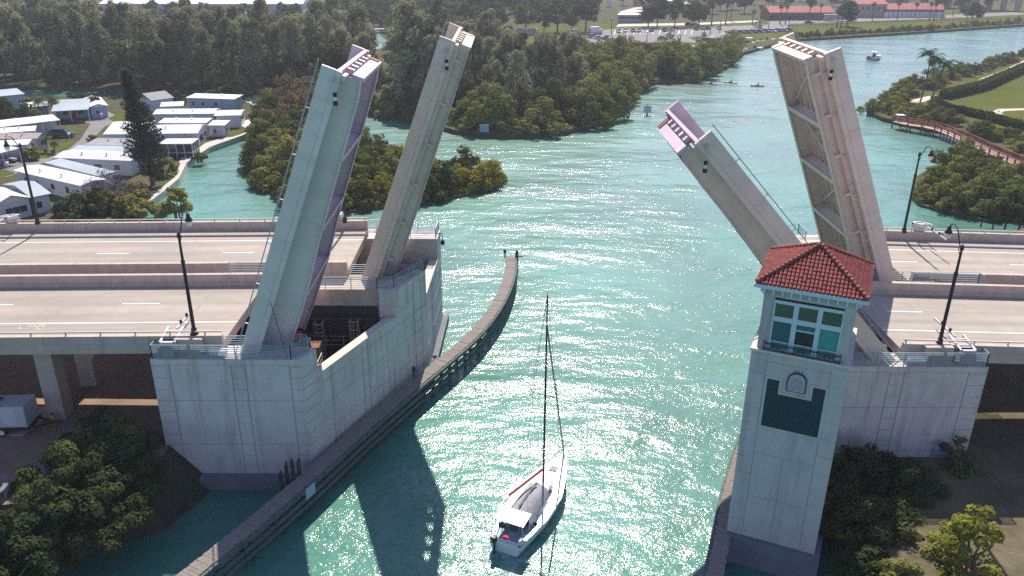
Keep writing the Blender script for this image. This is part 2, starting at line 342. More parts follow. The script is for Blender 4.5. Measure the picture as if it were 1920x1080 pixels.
# park street and parking lot
sheet('park_street', [(150, 262), (170, 232), (120, 225), (110, 215), (200, 208), (232, 222), (196, 238), (172, 262), (140, 290), (95, 300), (20, 330), (-60, 345), (-60, 318), (60, 298), (125, 282)], 0.96, M['asphalt'])
sheet('car_park', [(1060, 72), (1100, 60), (1150, 54), (1290, 52), (1440, 46), (1480, 44), (1480, 58), (1330, 66), (1290, 70), (1310, 80), (1250, 78), (1200, 84), (1090, 85)], 1.12, M['asphalt'])
sheet('shore_road', [(1440, 46), (1560, 42), (1700, 37), (1800, 33), (1990, 24), (1990, 19), (1800, 27), (1560, 36), (1440, 40)], 1.13, M['asphalt'])
sheet('park_path', [(1160, 22), (1190, 14), (1240, 8), (1300, 2), (1310, 5), (1250, 13), (1210, 20), (1170, 28)], 1.14, M['path'])
sheet('station_drive', [(1155, 50), (1160, 45), (1300, 43), (1420, 38), (1420, 41), (1300, 47)], 1.15, M['path'])
# dirt road seen under the bridge left + concrete pad
props(MB().prism([(-60, 54.5), (-38.0, 54.5), (-37.0, 58.8), (-60, 59.5)], 3.5, 3.56).build('gravel_pad', M['path']), kind='structure')
# ------------------------------------------------------------------ the bridge
def zr(X): return 12.1+0.014*X if X < 0 else 12.1-0.025*X
def strip(b, X0, X1, Y0, Y1, d0, d1, seg=None, gap=0.0):
    """a bar along the road between two heights above the road surface"""
    xs = [X0, X1] if not seg else list(np.arange(X0, X1, seg))+[X1]
    for a, c in zip(xs[:-1], xs[1:]):
        a2, c2 = a+gap/2, c-gap/2
        if c2-a2 < 0.05: continue
        za, zc = zr(a), zr(c)
        b.hexa([(a2, Y0, za+d0), (c2, Y0, zc+d0), (c2, Y1, zc+d0), (a2, Y1, za+d0), (a2, Y0, za+d1), (c2, Y0, zc+d1), (c2, Y1, zc+d1), (a2, Y1, za+d1)])
def railrun(b, pts, h=1.1, n=6, sp=2.1, r=0.022, pr=0.03, z_low=0.12):
    for p, q in zip(pts[:-1], pts[1:]):
        p, q = Vector(p), Vector(q); L = (q-p).length; k = max(1, int(round(L/sp)))
        for i in range(k+1):
            c = p.lerp(q, i/k); b.bar(c, c+Vector((0, 0, h)), pr*2, pr*2)
        for j in range(n):
            z = z_low+(h-z_low)*j/max(1, n-1)
            b.bar(p+Vector((0, 0, z)), q+Vector((0, 0, z)), r*2*(1.4 if j == n-1 else 1), r*2)
def approach(label, X0, X1, Y0, Y1, near, cols, dash, ya, joint):
    sgn = -1 if X1 < 0 else 1
    o = wthing('bridge_deck', label, 'bridge', ((X0+X1)/2, (Y0+Y1)/2, zr((X0+X1)/2)))
    b = MB(); strip(b, X0, X1, Y0+0.05, Y1-0.05, -0.45, 0.0); strip(b, X0, X1, Y0+1.2, Y1-1.2, -0.75, -0.45); b.build('road_slab', M['deck'], o)
    b = MB()                                                        # edge beams and girders beneath
    for y in np.linspace(Y0+1.6, Y1-1.6, 5): strip(b, X0+0.3, X1-0.3, y-0.3, y+0.3, -1.35, -0.75)
    b.build('beam', M['concrete'], o)
    for which in (0, 1):
        b = MB()
        outer = (which == 0) == near
        ya_, yb_ = (Y0, Y0+0.4) if which == 0 else (Y1-0.4, Y1)
        top = 0.62 if (outer and near) else 1.02
        strip(b, X0, X1, ya_, yb_, 0.0, top, 10.5, 0.025)
        strip(b, X0, X1, ya_-0.03 if which == 0 else ya_+0.2, yb_-0.2 if which == 0 else yb_+0.03, -0.8 if outer else -0.5, -0.004, 10.5, 0.02)
        strip(b, X0, X1, ya_+0.4 if which == 0 else ya_-0.12, yb_+0.12 if which == 0 else yb_-0.4, 0.0, 0.3, 10.5, 0.02)
        b.build('barrier', M['barrier'], o)
        if outer:
            b = MB(); ym = (ya_+yb_)/2; xx = X0
            while xx < X1-0.2:
                b.box(xx+0.1, xx+0.2, ym-0.05, ym+0.05, zr(xx)+top-0.02, zr(xx)+top+0.28); xx += 2.6
            strip(b, X0, X1, ym-0.05, ym+0.05, top+0.24, top+0.33)
            b.build('handrail', M['coping'], o)
    if not near:
        b = MB(); strip(b, X0, X1, Y1-2.0, Y1-0.42, 0.0, 0.17, 10.5, 0.02); b.build('sidewalk', M['deck'], o)
        b = MB(); strip(b, X0, X1, Y1-2.06, Y1-2.0, 0.004, 0.15); b.build('kerb', M['joint'], o)
    b = MB(); strip(b, X0, X1, ya[0]-0.075, ya[0]+0.075, 0.004, 0.008)
    for k in range(-12, 13):
        d0 = dash[0]+k*dash[1]
        if X0 < d0 and d0+3.1 < X1: strip(b, d0, d0+3.1, ya[1]-0.075, ya[1]+0.075, 0.004, 0.008)
    b.build('lane_marking', M['paint_w'], o)
    b = MB(); strip(b, X0, X1, ya[2]-0.075, ya[2]+0.075, 0.004, 0.008); b.build('median_line', M['paint_y'], o)
    b = MB()
    for j in joint: b.box(j-0.09, j+0.09, Y0+0.5, Y1-0.5, zr(j)-0.02, zr(j)+0.006)
    strip(b, X0, X1, ya[1]-0.012, ya[1]+0.012, 0.001, 0.003)
    b.build('expansion_joint', M['joint'], o)
    for cx, cy, zb in cols:
        MB().box(cx-0.7, cx+0.7, cy-0.7, cy+0.7, zb-0.5, zr(cx)-1.34).build('column', M['barrier'], o)
    return o
XL0, XR1 = -150.0, 150.0
colsL = [(-36.5, 57.6, 3.0), (-36.5, 63.0, 3.0), (-60, 57.6, 3.0), (-60, 63.0, 3.0)]
approach('near left roadway of the bridge, pale concrete with a lamp and gate by its end', XL0, -21.2, 54.4, 66.05, True, colsL, (at(229, 569, 11.7).x, 12.2), (58.15, 61.85, 65.45), (-25.3,))
approach('far left roadway of the bridge with a raised sidewalk and a striped gate arm', XL0, -14.4, 68.4, 80.65, False, [(-36.5, 71.2, 3.0), (-36.5, 77.6, 3.0), (-60, 71.2, 3.0), (-60, 77.6, 3.0)], (at(182, 472, 11.7).x, 12.2), (77.3, 73.9, 70.1), ())
colsR = [(58, 57.6, 2.6), (58, 63.0, 2.6), (82, 57.6, 2.6), (82, 63.0, 2.6)]
approach('near right roadway of the bridge, pale concrete running off behind the tower', 30.1, XR1, 54.4, 66.05, True, colsR, (at(1661, 583, 11.3).x, 12.2), (58.15, 61.85, 65.45), (34.8,))
approach('far right roadway of the bridge with a raised sidewalk along the water', 37.2, XR1, 68.4, 80.65, False, [(58, 71.2, 2.6), (58, 77.6, 2.6), (82, 71.2, 2.6), (82, 77.6, 2.6)], (at(1660, 487, 11.2).x, 12.2), (77.3, 73.9, 70.1), (47.0,))

# bike symbol on the near left shoulder
def bike(b, cx, cy, z, s):
    for dx in (-0.62, 0.62):
        pts = [(cx+s*(dx+0.38*math.cos(t)), cy+s*0.38*math.sin(t), z) for t in np.linspace(0, 2*math.pi, 15)]
        for p, q in zip(pts[:-1], pts[1:]): b.bar(p, q, 0.07*s, 0.004)
    for p, q in (((-.62, 0), (-.2, .5)), ((-.2, .5), (.45, .5)), ((.45, .5), (.62, 0)), ((-.62, 0), (0, 0)), ((0, 0), (-.2, .6)), ((0, 0), (.45, .5)), ((.45, .5), (.38, .75)), ((-.35, .65), (-.05, .65))):
        b.bar((cx+s*p[0], cy+s*p[1], z), (cx+s*q[0], cy+s*q[1], z), 0.08*s, 0.004)
b = MB(); q = at(64, 613, zr(-36)); bike(b, q.x, q.y, zr(q.x)+0.008, 1.1)
M['paint_f'] = mat('worn white paint', (0.54, 0.51, 0.47), 0.8, 0.2, 3.0)
props(b.build('bike_lane_symbol', M['paint_f']), 'worn white bicycle symbol painted on the near left shoulder', 'road marking')

# ---- bascule leaves
def leaf(label, s, O, ang, L, Y0, Y1, paint, brackets, rails, heel=-3.0, side=None):
    side = side or paint
    """s=+1 rises from the left pier, -1 from the right; local x runs to the tip, z is the deck's normal"""
    Ym = (Y0+Y1)/2
    o = thing('bascule_leaf', label, 'drawbridge leaf', (O[0], Ym, O[1]))
    o.rotation_euler = (0, -s*math.radians(ang), 0)
    def X(u): return s*u
    def bx(b, u0, u1, y0, y1, w0, w1):
        x0, x1 = sorted((X(u0), X(u1))); return b.box(x0, x1, y0, y1, w0, w1)
    h = (Y1-Y0)/2
    b = MB(); bx(b, heel, L, -h+0.1, h-0.1, -0.26, 0.0); b.build('deck', paint, o)
    for sg in (-1, 1):
        b = MB()
        y0, y1 = (-h, -h+0.36) if sg < 0 else (h-0.36, h)
        bx(b, heel, L, y0, y1, 0.035, 1.0)
        bx(b, heel, L-0.02, y0-0.03 if sg < 0 else y0, y1 if sg < 0 else y1+0.03, -0.36, 0.0)
        bx(b, heel, L-0.05, y0+0.03, y1-0.03, -0.02, 0.06)
        b.build('barrier', side if sg < 0 else paint, o)
        if (sg < 0 and rails[0]) or (sg > 0 and rails[1]):
            b = MB(); ym = (y0+y1)/2
            for u in np.arange(heel+1, L-0.2, 3.4): bx(b, u, u+0.07, ym-0.04, ym+0.04, 0.98, 1.32)
            b.bar((X(heel), ym, 1.32), (X(L+0.25), ym, 1.32), 0.07, 0.07)
            b.build('handrail', M['rail'], o)
    us = [heel, 0.0, 4.0, 9.0, 13.0, L-1.6, L-0.45]; ds = [-2.2, -2.3, -2.32, -2.02, -1.9, -1.72, -1.55]
    if brackets: ds = [-1.95, -1.9, -1.85, -1.75, -1.7, -1.62, -1.55]
    def dep(u): return float(np.interp(u, us, ds))
    yg = h-1.65
    for sg in (-1, 1):
        b = MB(); yc = sg*yg
        for a, c in zip(us[:-1], us[1:]):
            da, dc = dep(a), dep(c)
            for (ya, yb, ta, tc) in ((yc-0.02, yc+0.02, -0.26, -0.26), (yc-0.28, yc+0.28, da+0.06, dc+0.06)):
                b.hexa([(X(a), ya, da), (X(c), ya, dc), (X(c), yb, dc), (X(a), yb, da), (X(a), ya, ta), (X(c), ya, tc), (X(c), yb, tc), (X(a), yb, ta)][:8])
        bx(b, heel, L-0.45, yc-0.22, yc+0.22, -0.33, -0.262)
        for u in (L-0.5, L-6.6, L-12.7, 1.4):                                # splice seams and end plate
            bx(b, u-0.03, u+0.03, yc-0.035, yc+0.035, dep(u)+0.05, -0.34)
        b.build('girder', side if sg < 0 else paint, o)
    # floor beams across, stringers under the deck, diagonal bracing, brackets under the overhang
    fb = [L-6.2, L-11.6, L-17.0]
    for i, u in enumerate(fb):
        d = dep(u); b = MB()
        bx(b, u-0.02, u+0.02, -yg+0.03, yg-0.03, d+0.03, -0.75)
        bx(b, u-0.22, u+0.22, -yg+0.03, yg-0.03, d-0.03, d+0.03)
        bx(b, u-0.12, u+0.12, -yg+0.03, yg-0.03, -0.75, -0.70)
        b.build('floor_beam', paint, o)
    for y in np.linspace(-yg+1.3, yg-1.3, 5):
        b = MB(); bx(b, 0.5, L-0.3, y-0.015, y+0.015, -0.70, -0.262); bx(b, 0.5, L-0.3, y-0.10, y+0.10, -0.735, -0.70)
        bx(b, L-0.42, L-0.12, y-0.24, y+0.24, -0.78, -0.262)                  # end bracket
        b.build('stringer', paint, o)
    ed = [L-0.5]+fb
    for i in range(len(ed)-1):
        b = MB(); d0 = d1 = -0.85
        k = 1 if i % 2 == 0 else -1
        b.bar((X(ed[i]-0.3), -k*(yg-0.25), d0), (X(ed[i+1]+0.3), k*(yg-0.25), d1), 0.16, 0.1)
        b.bar((X((ed[i]+ed[i+1])/2), -yg+0.05, -1.25), (X((ed[i]+ed[i+1])/2), -yg+1.6, -0.8), 0.14, 0.14)
        b.build('lateral_brace', paint, o)
    b = MB(); bx(b, L-0.5, L-0.20, -yg+0.03, yg-0.03, -1.66, -0.86)
    bx(b, L-0.62, L-0.25, -h+0.36, -yg-0.03, -0.62, -0.38); bx(b, L-0.62, L-0.25, yg+0.03, h-0.36, -0.62, -0.38)
    b.build('end_beam', paint, o)
    # end lock housings at the far girder tip
    b = MB(); bx(b, L-0.42, L-0.12, yg-0.75, yg-0.1, -1.5, -0.55); bx(b, L-0.42, L-0.16, yg+0.05, yg+0.22, -1.6, -0.4); b.build('lock_housing', M['rust'] if paint is M['steel_pink'] else M['steel_beige'], o)
    if brackets:
        for u in np.arange(1.6, L-0.6, 3.75):
            b = MB()
            bx(b, u-0.11, u+0.11, -yg-0.75, -yg-0.02, -1.2, -0.28); bx(b, u-0.03, u+0.03, -h+0.3, -yg-0.75, -0.7, -0.28)
            b.build('sidewalk_bracket', paint, o)
        b = MB(); bx(b, heel, L-0.6, -h+0.95, -h+1.1, -0.75, -0.28); b.build('edge_stringer', paint, o)
    # heel: counterweight and red buffer
    b = MB(); bx(b, -6.8, -2.9, -yg+0.4, yg-0.4, -3.0, -0.9); b.build('counterweight', M['dark'], o)
    b = MB(); b.lathe([(0.02, -0.36), (0.26, -0.25), (0.36, 0), (0.26, 0.25), (0.02, 0.36)], (X(0.9), -yg+0.1, dep(0.9)-0.25), 10); b.build('buffer', M['red'], o, smooth=True)
    return o
aL, aF, aR, aG = 69.5, 70.0, 47.7, 67.7
leaf('near left bascule leaf raised steeply, pinkish underside facing the channel', 1, (-18.63, 11.68), aL, 21.5, 54.3, 66.0, M['steel_pink'], False, (True, False), side=M['steel_grey'])
leaf('far left bascule leaf raised steeply, standing in front of the mangroves', 1, (-11.94, 11.70), aF, 21.9, 68.2, 80.4, M['steel_beige'], True, (False, True))
leaf('near right bascule leaf raised halfway, rising behind the red tiled tower roof', -1, (27.41, 11.59), aR, 21.3, 54.3, 66.0, M['steel_pink'], False, (True, False), side=M['steel_beige'])
leaf('far right bascule leaf raised steeply with its braced beige underside open to view', -1, (34.66, 11.20), aG, 22.0, 68.2, 80.4, M['steel_beige'], True, (False, True))
def navlight(px0, px1, Y, label):
    a = Vector((at(*px0, 10).x, Y, 0)); k = at(px0[0], px0[1], 10)
    d = RM.T @ np.array([(px0[0]-960)/F_PX, -(px0[1]-540)/F_PX, 1.0]); q = CAM+d*(Y/d[1]); p = Vector(q)
    zb = zat(px1[0], px1[1], Y)
    o = wthing('navigation_light', label, 'navigation light', p, 'lights hanging from the raised leaves')
    b = MB(); b.bar(p+Vector((0, 0.35, 0.25)), p+Vector((0, -0.1, 0)), 0.16); b.tube([p, (p.x, p.y, zb+1.0)], 0.035, 6); b.bar(p+Vector((0.12, 0, 0)), (p.x+0.06, p.y, zb+1.0), 0.03)
    b.build('hanger', M['galv'], o)
    b = MB()
    b.lathe([(0.05, 0.95), (0.14, 0.93), (0.14, 0.68)], (p.x, p.y, zb), 10); b.lathe([(0.14, 0.42), (0.15, 0.40), (0.15, 0.12), (0.05, 0.10)], (p.x, p.y, zb), 10)
    b.build('lantern', M['black'], o)
    MB().lathe([(0.12, 0.68), (0.12, 0.42)], (p.x, p.y, zb), 10).build('lens', M['lampglass'], o)
navlight((626, 152), (628, 201), 54.0, 'hanging black lantern on the near left leaf, below its tip')
navlight((837, 97), (836, 134), 67.9, 'hanging black lantern on the far left leaf, below its tip')
navlight((1326, 279), (1323, 327), 54.0, 'hanging black lantern on the near right half raised leaf')
navlight((1562, 115), (1556, 153), 67.9, 'hanging black lantern on the far right leaf, below its tip')

# ---- bascule piers
def wallX(Y): return -14.4+(Y-55.0)*0.445
def pier(label, dx, ztop, xback, refl):
    o = wthing('bascule_pier', label, 'bridge pier', (dx-18, 60, 0))
    R = lambda pl: [(x+dx, y) for x, y in pl] if not refl else [(x+dx, y) for x, y in pl]
    zc = ztop
    if not refl:
        A, B, C = (-26.3, 53.3), (-15.2, 53.3), (-14.4, 55.1)
        front = [A, B, C, (-15.4, 55.6), (-26.3, 55.6)]
        backx0, backx1 = -26.3, -23.6
        chan = lambda Y: wallX(Y) if Y <= 70.5 else -7.5+(Y-70.5)*0.04
        sgn = 1
    else:
        front = [(23.3, 53.3), (36.2, 53.3), (36.2, 55.6), (23.9, 55.6)]
        backx0, backx1 = 36.2, 33.6
        chan = lambda Y: wallX(Y)+38.0 if Y <= 70.5 else 30.5+(Y-70.5)*0.04
        sgn = -1
    t = 0.75
    MB().prism(front, 0.9, zc).build('front_block', M['concrete'], o)
    rim = 8.75
    def seg(y0, y1, z0, z1, name, m, th=t, off=0.0):
        p = [(chan(y0)+off, y0), (chan(y1)+off, y1), (chan(y1)-sgn*th, y1), (chan(y0)-sgn*th, y0)]
        return MB().prism(p, z0, z1).build(name, m, o)
    seg(55.1 if not refl else 55.6, 65.6, 0.9, rim, 'channel_wall', M['concrete'])
    seg(55.12 if not refl else 55.6, 65.55, rim+0.003, rim+0.16, 'coping', M['coping'], t+0.1, sgn*0.04)
    seg(70.5, 79.6, 0.9, rim+0.1, 'channel_wall', M['concrete'])
    seg(70.55, 79.55, rim+0.103, rim+0.25, 'coping', M['coping'], t+0.1, sgn*0.04)
    # centre block and cross beam carrying the middle walkway
    c0, c1 = chan(65.6), chan(70.5)
    MB().prism([(c0, 65.6), (c1, 70.5), (c1-sgn*0.9, 70.5), (c0-sgn*1.9, 66.6), (c0-sgn*1.5, 65.6)], 0.9, zc+0.35).build('centre_block', M['concrete'], o)
    cb = MB().prism([(c0-sgn*1.5, 66.0), (c0-sgn*1.9, 66.6), (c1-sgn*0.9, 69.4), (backx0, 69.4), (backx0, 66.0)], zc-1.3, zc+0.25)
    cb.build('cross_beam', M['barrier'], o)
    # end block, back walls, pit floor
    MB().prism([(backx0, 79.6), (chan(79.6), 79.6), (chan(82.6), 82.6), (backx0, 82.6)], 0.9, zc+0.2).build('end_block', M['concrete'], o)
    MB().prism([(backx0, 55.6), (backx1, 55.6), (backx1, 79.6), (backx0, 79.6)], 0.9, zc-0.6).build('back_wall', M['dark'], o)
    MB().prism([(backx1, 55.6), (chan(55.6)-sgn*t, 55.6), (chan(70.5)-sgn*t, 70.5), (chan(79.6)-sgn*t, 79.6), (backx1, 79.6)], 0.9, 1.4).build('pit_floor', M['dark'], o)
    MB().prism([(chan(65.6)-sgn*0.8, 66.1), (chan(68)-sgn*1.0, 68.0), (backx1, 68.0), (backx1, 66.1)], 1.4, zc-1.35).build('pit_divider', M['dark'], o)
    # plinth at the waterline
    if not refl:
        MB().prism([(-27.3, 52.3), (-15.0, 52.3), (-13.6, 54.9), (-6.9, 70.0), (-6.4, 83.2), (-27.3, 83.2)], -2.5, 0.9).build('plinth', M['plinth'], o)
    else:
        MB().prism([(22.5, 52.5), (37.2, 52.5), (37.2, 83.2), (30, 83.2), (29.9, 70.3), (23, 55)], -2.5, 0.9).build('plinth', M['plinth'], o)
    # panel joints on the front face
    b = MB(); y = 53.297
    x0, x1 = (A[0], B[0]) if not refl else (23.3, 36.2)
    verts = [x0+1.3, x0+5.9, x0+6.9, x1-0.85] if not refl else [x1-1.4, x1-6.2, x1-7.3, x0+1.0]
    for xv in verts: b.box(xv-0.03, xv+0.03, y-0.012, y+0.01, 1.0, zc-0.45)
    hz = np.arange(zc-1.55, 1.3, -1.95)
    for i, z in enumerate(hz):
        if i % 2 == 1: b.box(x0+0.02, x1-0.02, y-0.008, y+0.01, z-0.02, z+0.02)
        for (xa, xb) in ((verts[0], x0) if not refl else (verts[0], x1), (verts[1], verts[2]), (verts[3], x1) if not refl else (verts[3], x0)):
            xa, xb = sorted((xa, xb)); b.box(xa, xb, y-0.01, y+0.01, z-0.018, z+0.018); b.box(xa, xb, y-0.01, y+0.01, z+0.93, z+0.966)
    b.box(x0, x1, y-0.006, y+0.01, zc-0.47, zc-0.44)
    for (ya, yb) in ((55.6, 70.3), (70.8, 82.4)):                     # joints along the channel wall
        for z in (7.9, 5.9, 3.4):
            b.bar((chan(ya)+sgn*0.004, ya, z), (chan(yb)+sgn*0.004, yb, z), 0.03, 0.03)
    for yv in (56.4, 60.4, 61.2, 68.4, 69.6, 74.2, 75.0):
        top = rim if not 65.6 < yv < 70.5 else zc
        b.bar((chan(yv)+sgn*0.004, yv, 1.0), (chan(yv)+sgn*0.004, yv, top), 0.045, 0.045)
    for z in np.arange(1.9, rim, 1.25):
        for ya, yb in ((60.4, 61.2), (68.4, 69.6), (74.2, 75.0)): b.bar((chan(ya)+sgn*0.004, ya, z), (chan(yb)+sgn*0.004, yb, z), 0.03, 0.03)
    if not refl:
        for z in np.arange(zc-1.55, 1.3, -1.0): b.bar((-15.19, 53.30, z), (-14.39, 55.1, z), 0.03, 0.03)
    b.build('panel_joint', M['joint'], o)
    # guard rails
    def rail(pts, n=6, h=1.1):
        b = MB(); railrun(b, pts, h, n); b.build('guard_rail', M['rail'], o)
    if not refl:
        rail([(-26.15, 54.35, zc), (-26.15, 53.45, zc), (-15.9, 53.45, zc), (-14.9, 54.9, zc)], 7)
        rail([(-22.3, 54.5, zc+0.2), (-15.0, 54.9, zc+0.2)], 6)
        rail([(-20.5, 66.2, zc+0.25), (c0-1.7, 66.2, zc+0.25), (c0-0.2, 66.2, zc+0.35), (c1-0.2, 70.4, zc+0.35)], 6)
        rail([(-20.5, 69.2, zc+0.25), (c1-1.0, 69.3, zc+0.25)], 6)
        rail([(-24.6, 67.3, zc+1.2), (-20.5, 67.3, zc+1.2)], 5)
        rail([(-16.0, 82.4, zc+0.2), (-7.2, 82.4, zc+0.2), (-7.3, 79.8, zc+0.2), (-12.5, 79.8, zc+0.2)], 6)
    else:
        rail([(23.6, 53.45, zc), (36.05, 53.45, zc), (36.05, 54.35, zc)], 7)
        rail([(23.6, 54.8, zc+0.1), (28.8, 54.5, zc+0.1)], 6)
        rail([(30.0, 66.2, zc+0.5), (38.0, 66.2, zc+0.5)], 6)
        rail([(34.0, 68.6, zc+0.5), (42.8, 67.6, zc+0.8), (42.8, 66.8, zc+0.8)], 6)
        rail([(40.0, 82.4, zc+0.5), (31.4, 82.4, zc+0.5), (31.3, 79.8, zc+0.5)], 6)
    return o
pl = pier('left bascule pier, pale concrete with an open machinery pit facing the channel', 0, 11.0, -26.3, False)
pr_ = pier('right bascule pier, pale concrete wall with a floodlight and louvre behind the tower', 0, 10.6, 36.2, True)
# machinery seen in the left pit
b = MB()
for x, y in ((-16.4, 64.6), (-13.4, 65.2)):
    for dxx in (-0.35, 0.35): b.bar((x+dxx, y, 1.4), (x+dxx, y, 8.9), 0.05)
    for z in np.arange(1.7, 8.9, 0.4): b.bar((x-0.35, y, z), (x+0.35, y, z), 0.03)
    for z in np.arange(4.0, 9.0, 0.8):
        for p, q in (((-.35, 0), (-.35, -.7)), ((-.35, -.7), (.35, -.7)), ((.35, -.7), (.35, 0))): b.bar((x+p[0], y+p[1], z), (x+q[0], y+q[1], z), 0.04)
    for dxx in (-.35, 0, .35): b.bar((x+dxx, y-0.7, 4), (x+dxx, y-0.7, 8.9), 0.03)
b.build('caged_ladder', M['galv'], pl)
MB().box(-17.6, -15.8, 61.3, 62.6, 1.4, 7.9).build('trunnion_column', M['rust'], pl)
MB().box(-14.4, -12.9, 63.2, 64.4, 1.4, 6.6).build('trunnion_column', M['rust'], pl)
b = MB(); b.box(-16.1, -15.3, 56.2, 60.2, 6.8, 6.95); b.build('catwalk', M['coping'], pl)
b = MB(); railrun(b, [(-15.3, 56.2, 6.95), (-15.3, 60.2, 6.95)], 1.05, 3, 1.3); railrun(b, [(-16.9, 60.2, 6.95), (-16.1, 60.2, 6.95), (-16.1, 58.8, 6.95)], 1.05, 3, 1.3); b.build('catwalk_rail', M['coping'], pl)
b = MB(); b.box(-20.5, -13.0, 65.2, 65.9, 5.9, 6.1); b.box(-18.8, -17.5, 65.0, 65.95, 6.1, 7.7); b.tube([(-20.5, 65.5, 8.6), (-11.5, 65.5, 8.6)], 0.18, 8); b.box(-12.6, -11.4, 65.3, 65.95, 6.4, 8.4); b.build('machinery', M['dark'], pl)
b = MB(); railrun(b, [(-20.5, 65.15, 6.1), (-13.0, 65.15, 6.1)], 1.0, 3, 1.5); b.build('catwalk_rail', M['galv'], pl)
b = MB(); b.box(-13.2, -11.6, 77.6, 79.4, 1.4, 7.2); b.box(-15, -10, 79.0, 79.5, 7.3, 7.5); b.build('machinery', M['dark'], pl)
b = MB(); b.tube([(-9.0, 81.2, 11.2), (-6.7, 81.3, 11.2), (-6.7, 81.3, 10.5)], 0.06, 6); b.lathe([(0.1, 0), (0.22, -0.15), (0.22, -0.5)], (-6.7, 81.3, 10.5), 8); b.build('pier_lamp', M['black'], pl)
tp = zat(531, 568, 53.6)
b = MB(); b.tube([(-16.2, 53.6, 11.0), (-17.0, 53.7, tp)], 0.025, 5); b.build('antenna', M['black'], pl)
# gauge box and mooring hardware low on the left channel wall
b = MB(); b.box(-12.2, -11.6, 61.3, 62.1, 2.2, 3.3); b.tube([(-11.6, 61.8, 3.2), (-11.5, 61.8, 6.2)], 0.07, 6); b.build('gauge_box', M['plinth'], pl)
# floodlight and louvre on the right pier
def onY(px, Y): 
    d = RM.T @ np.array([(px[0]-960)/F_PX, -(px[1]-540)/F_PX, 1.0]); return Vector(CAM+d*(Y/d[1]))
q = onY((1771, 830), 53.3); b = MB(); b.bar((q.x, 53.29, q.z), (q.x-0.35, 52.5, q.z+0.25), 0.16); b.hexa([(q.x-0.75, 52.2, q.z-0.05), (q.x-0.1, 52.2, q.z-0.05), (q.x-0.1, 52.75, q.z+0.1), (q.x-0.75, 52.75, q.z+0.1), (q.x-0.75, 52.1, q.z+0.25), (q.x-0.1, 52.1, q.z+0.25), (q.x-0.1, 52.65, q.z+0.42), (q.x-0.75, 52.65, q.z+0.42)])
b.build('floodlight', M['black'], pr_)
q0 = onY((1748, 838), 53.3); q1 = onY((1786, 838), 53.3); b = MB()
b.box(q0.x, q1.x, 53.22, 53.3, q0.z-2.4, q0.z)
for z in np.arange(q0.z-2.3, q0.z, 0.16): b.hexa([(q0.x+.05, 53.12, z), (q1.x-.05, 53.12, z), (q1.x-.05, 53.22, z+.1), (q0.x+.05, 53.22, z+.1), (q0.x+.05, 53.12, z+.03), (q1.x-.05, 53.12, z+.03), (q1.x-.05, 53.22, z+.13), (q0.x+.05, 53.22, z+.13)])
M['louvre'] = mat('blue grey louvre', (0.28, 0.36, 0.46), 0.5, 0.1, 3.0)
b.build('louvre', M['louvre'], pr_)
# ------------------------------------------------------------------ bridge tender's tower
TC = (19.2, 46.4); TA = math.radians(-24.8)
tw = thing('bridge_tower', 'square bridge tender tower with red tiled roof and green windows beside the channel', 'tower', (TC[0], TC[1], 0), TA)
tl = 2.85; ul = 2.62; ZS, ZE = 16.3, 20.65
def tbuild(b, name, m, **k): return b.build(name, m, tw, **k)
M['tower'] = mat('tower render', (0.50, 0.49, 0.47), 0.85, 0.10, 0.9, streak=0.55, bump=0.003, bscale=30, grime=0.35)
b = MB(); b.box(-tl, tl, -tl, tl, 2.25, ZS)
tbuild(b, 'shaft', M['tower'])
for sx in (-1, 1):
    for sy in (-1, 1):
        b = MB(); x0, x1 = sorted((sx*(tl-0.95), sx*(tl+0.03))); y0, y1 = sorted((sy*(tl-0.95), sy*(tl+0.03)))
        for z in np.arange(2.25, ZS-0.1, 1.26): b.box(x0, x1, y0, y1, z+0.012, min(z+1.248, ZS-0.003))
        tbuild(b, 'corner_pilaster', M['tower'])
MB().box(-tl-0.4, tl+0.4, -tl-0.4, tl+0.4, -2.5, 2.25).build('plinth', M['plinth'], tw)
MB().box(-tl-0.1, tl+0.1, -tl-0.1, tl+0.1, ZS, ZS+0.14).build('string_course', M['coping'], tw)
M['panel'] = mat('dark blue green panel', (0.012, 0.035, 0.055), 0.35, 0.15, 0.8)
yF = -tl
b = MB()                                                             # raised surround and the notched dark panel
for x0, x1, z0, z1 in ((-1.84, -1.68, 10.95, 14.72), (1.78, 1.94, 10.95, 14.72), (-1.68, 1.78, 10.95, 11.12), (-1.68, -0.8, 14.56, 14.72), (0.9, 1.78, 14.56, 14.72), (-0.95, -0.79, 13.6, 14.56), (0.89, 1.05, 13.6, 14.56), (-0.79, 0.89, 13.6, 13.76)):
    b.box(x0, x1, yF-0.06, yF-0.001, z0, z1)
tbuild(b, 'panel_surround', M['tower'])
b = MB(); b.prism([(-1.679, 11.121), (1.779, 11.121), (1.779, 14.559), (1.051, 14.559), (1.051, 13.599), (-0.951, 13.599), (-0.951, 14.559), (-1.679, 14.559)], 0.0, 0.02)
b.v = [(x, yF-0.003-z, y) for x, y, z in b.v]; tbuild(b, 'dark_panel', M['panel'], fix=True)
def arch(x, z0, w, zs, n=10):
    return [(x-w, z0), (x+w, z0)]+[(x+w*math.cos(t), zs+w*math.sin(t)) for t in np.linspace(0, math.pi, n)]
M['plaque'] = mat('weathered relief plaque', (0.40, 0.41, 0.42), 0.7, 0.25, 6.0, bump=0.05, bscale=7)
b = MB(); b.prism(arch(0.06, 13.98, 0.58, 14.75, 14), 0, 0.09); b.v = [(x, yF-0.002-z, y) for x, y, z in b.v]; tbuild(b, 'plaque_frame', M['dark'], fix=True)
b = MB(); b.prism(arch(0.06, 14.05, 0.50, 14.75, 14), 0.0, 0.04); b.v = [(x, yF-0.093-z, y) for x, y, z in b.v]
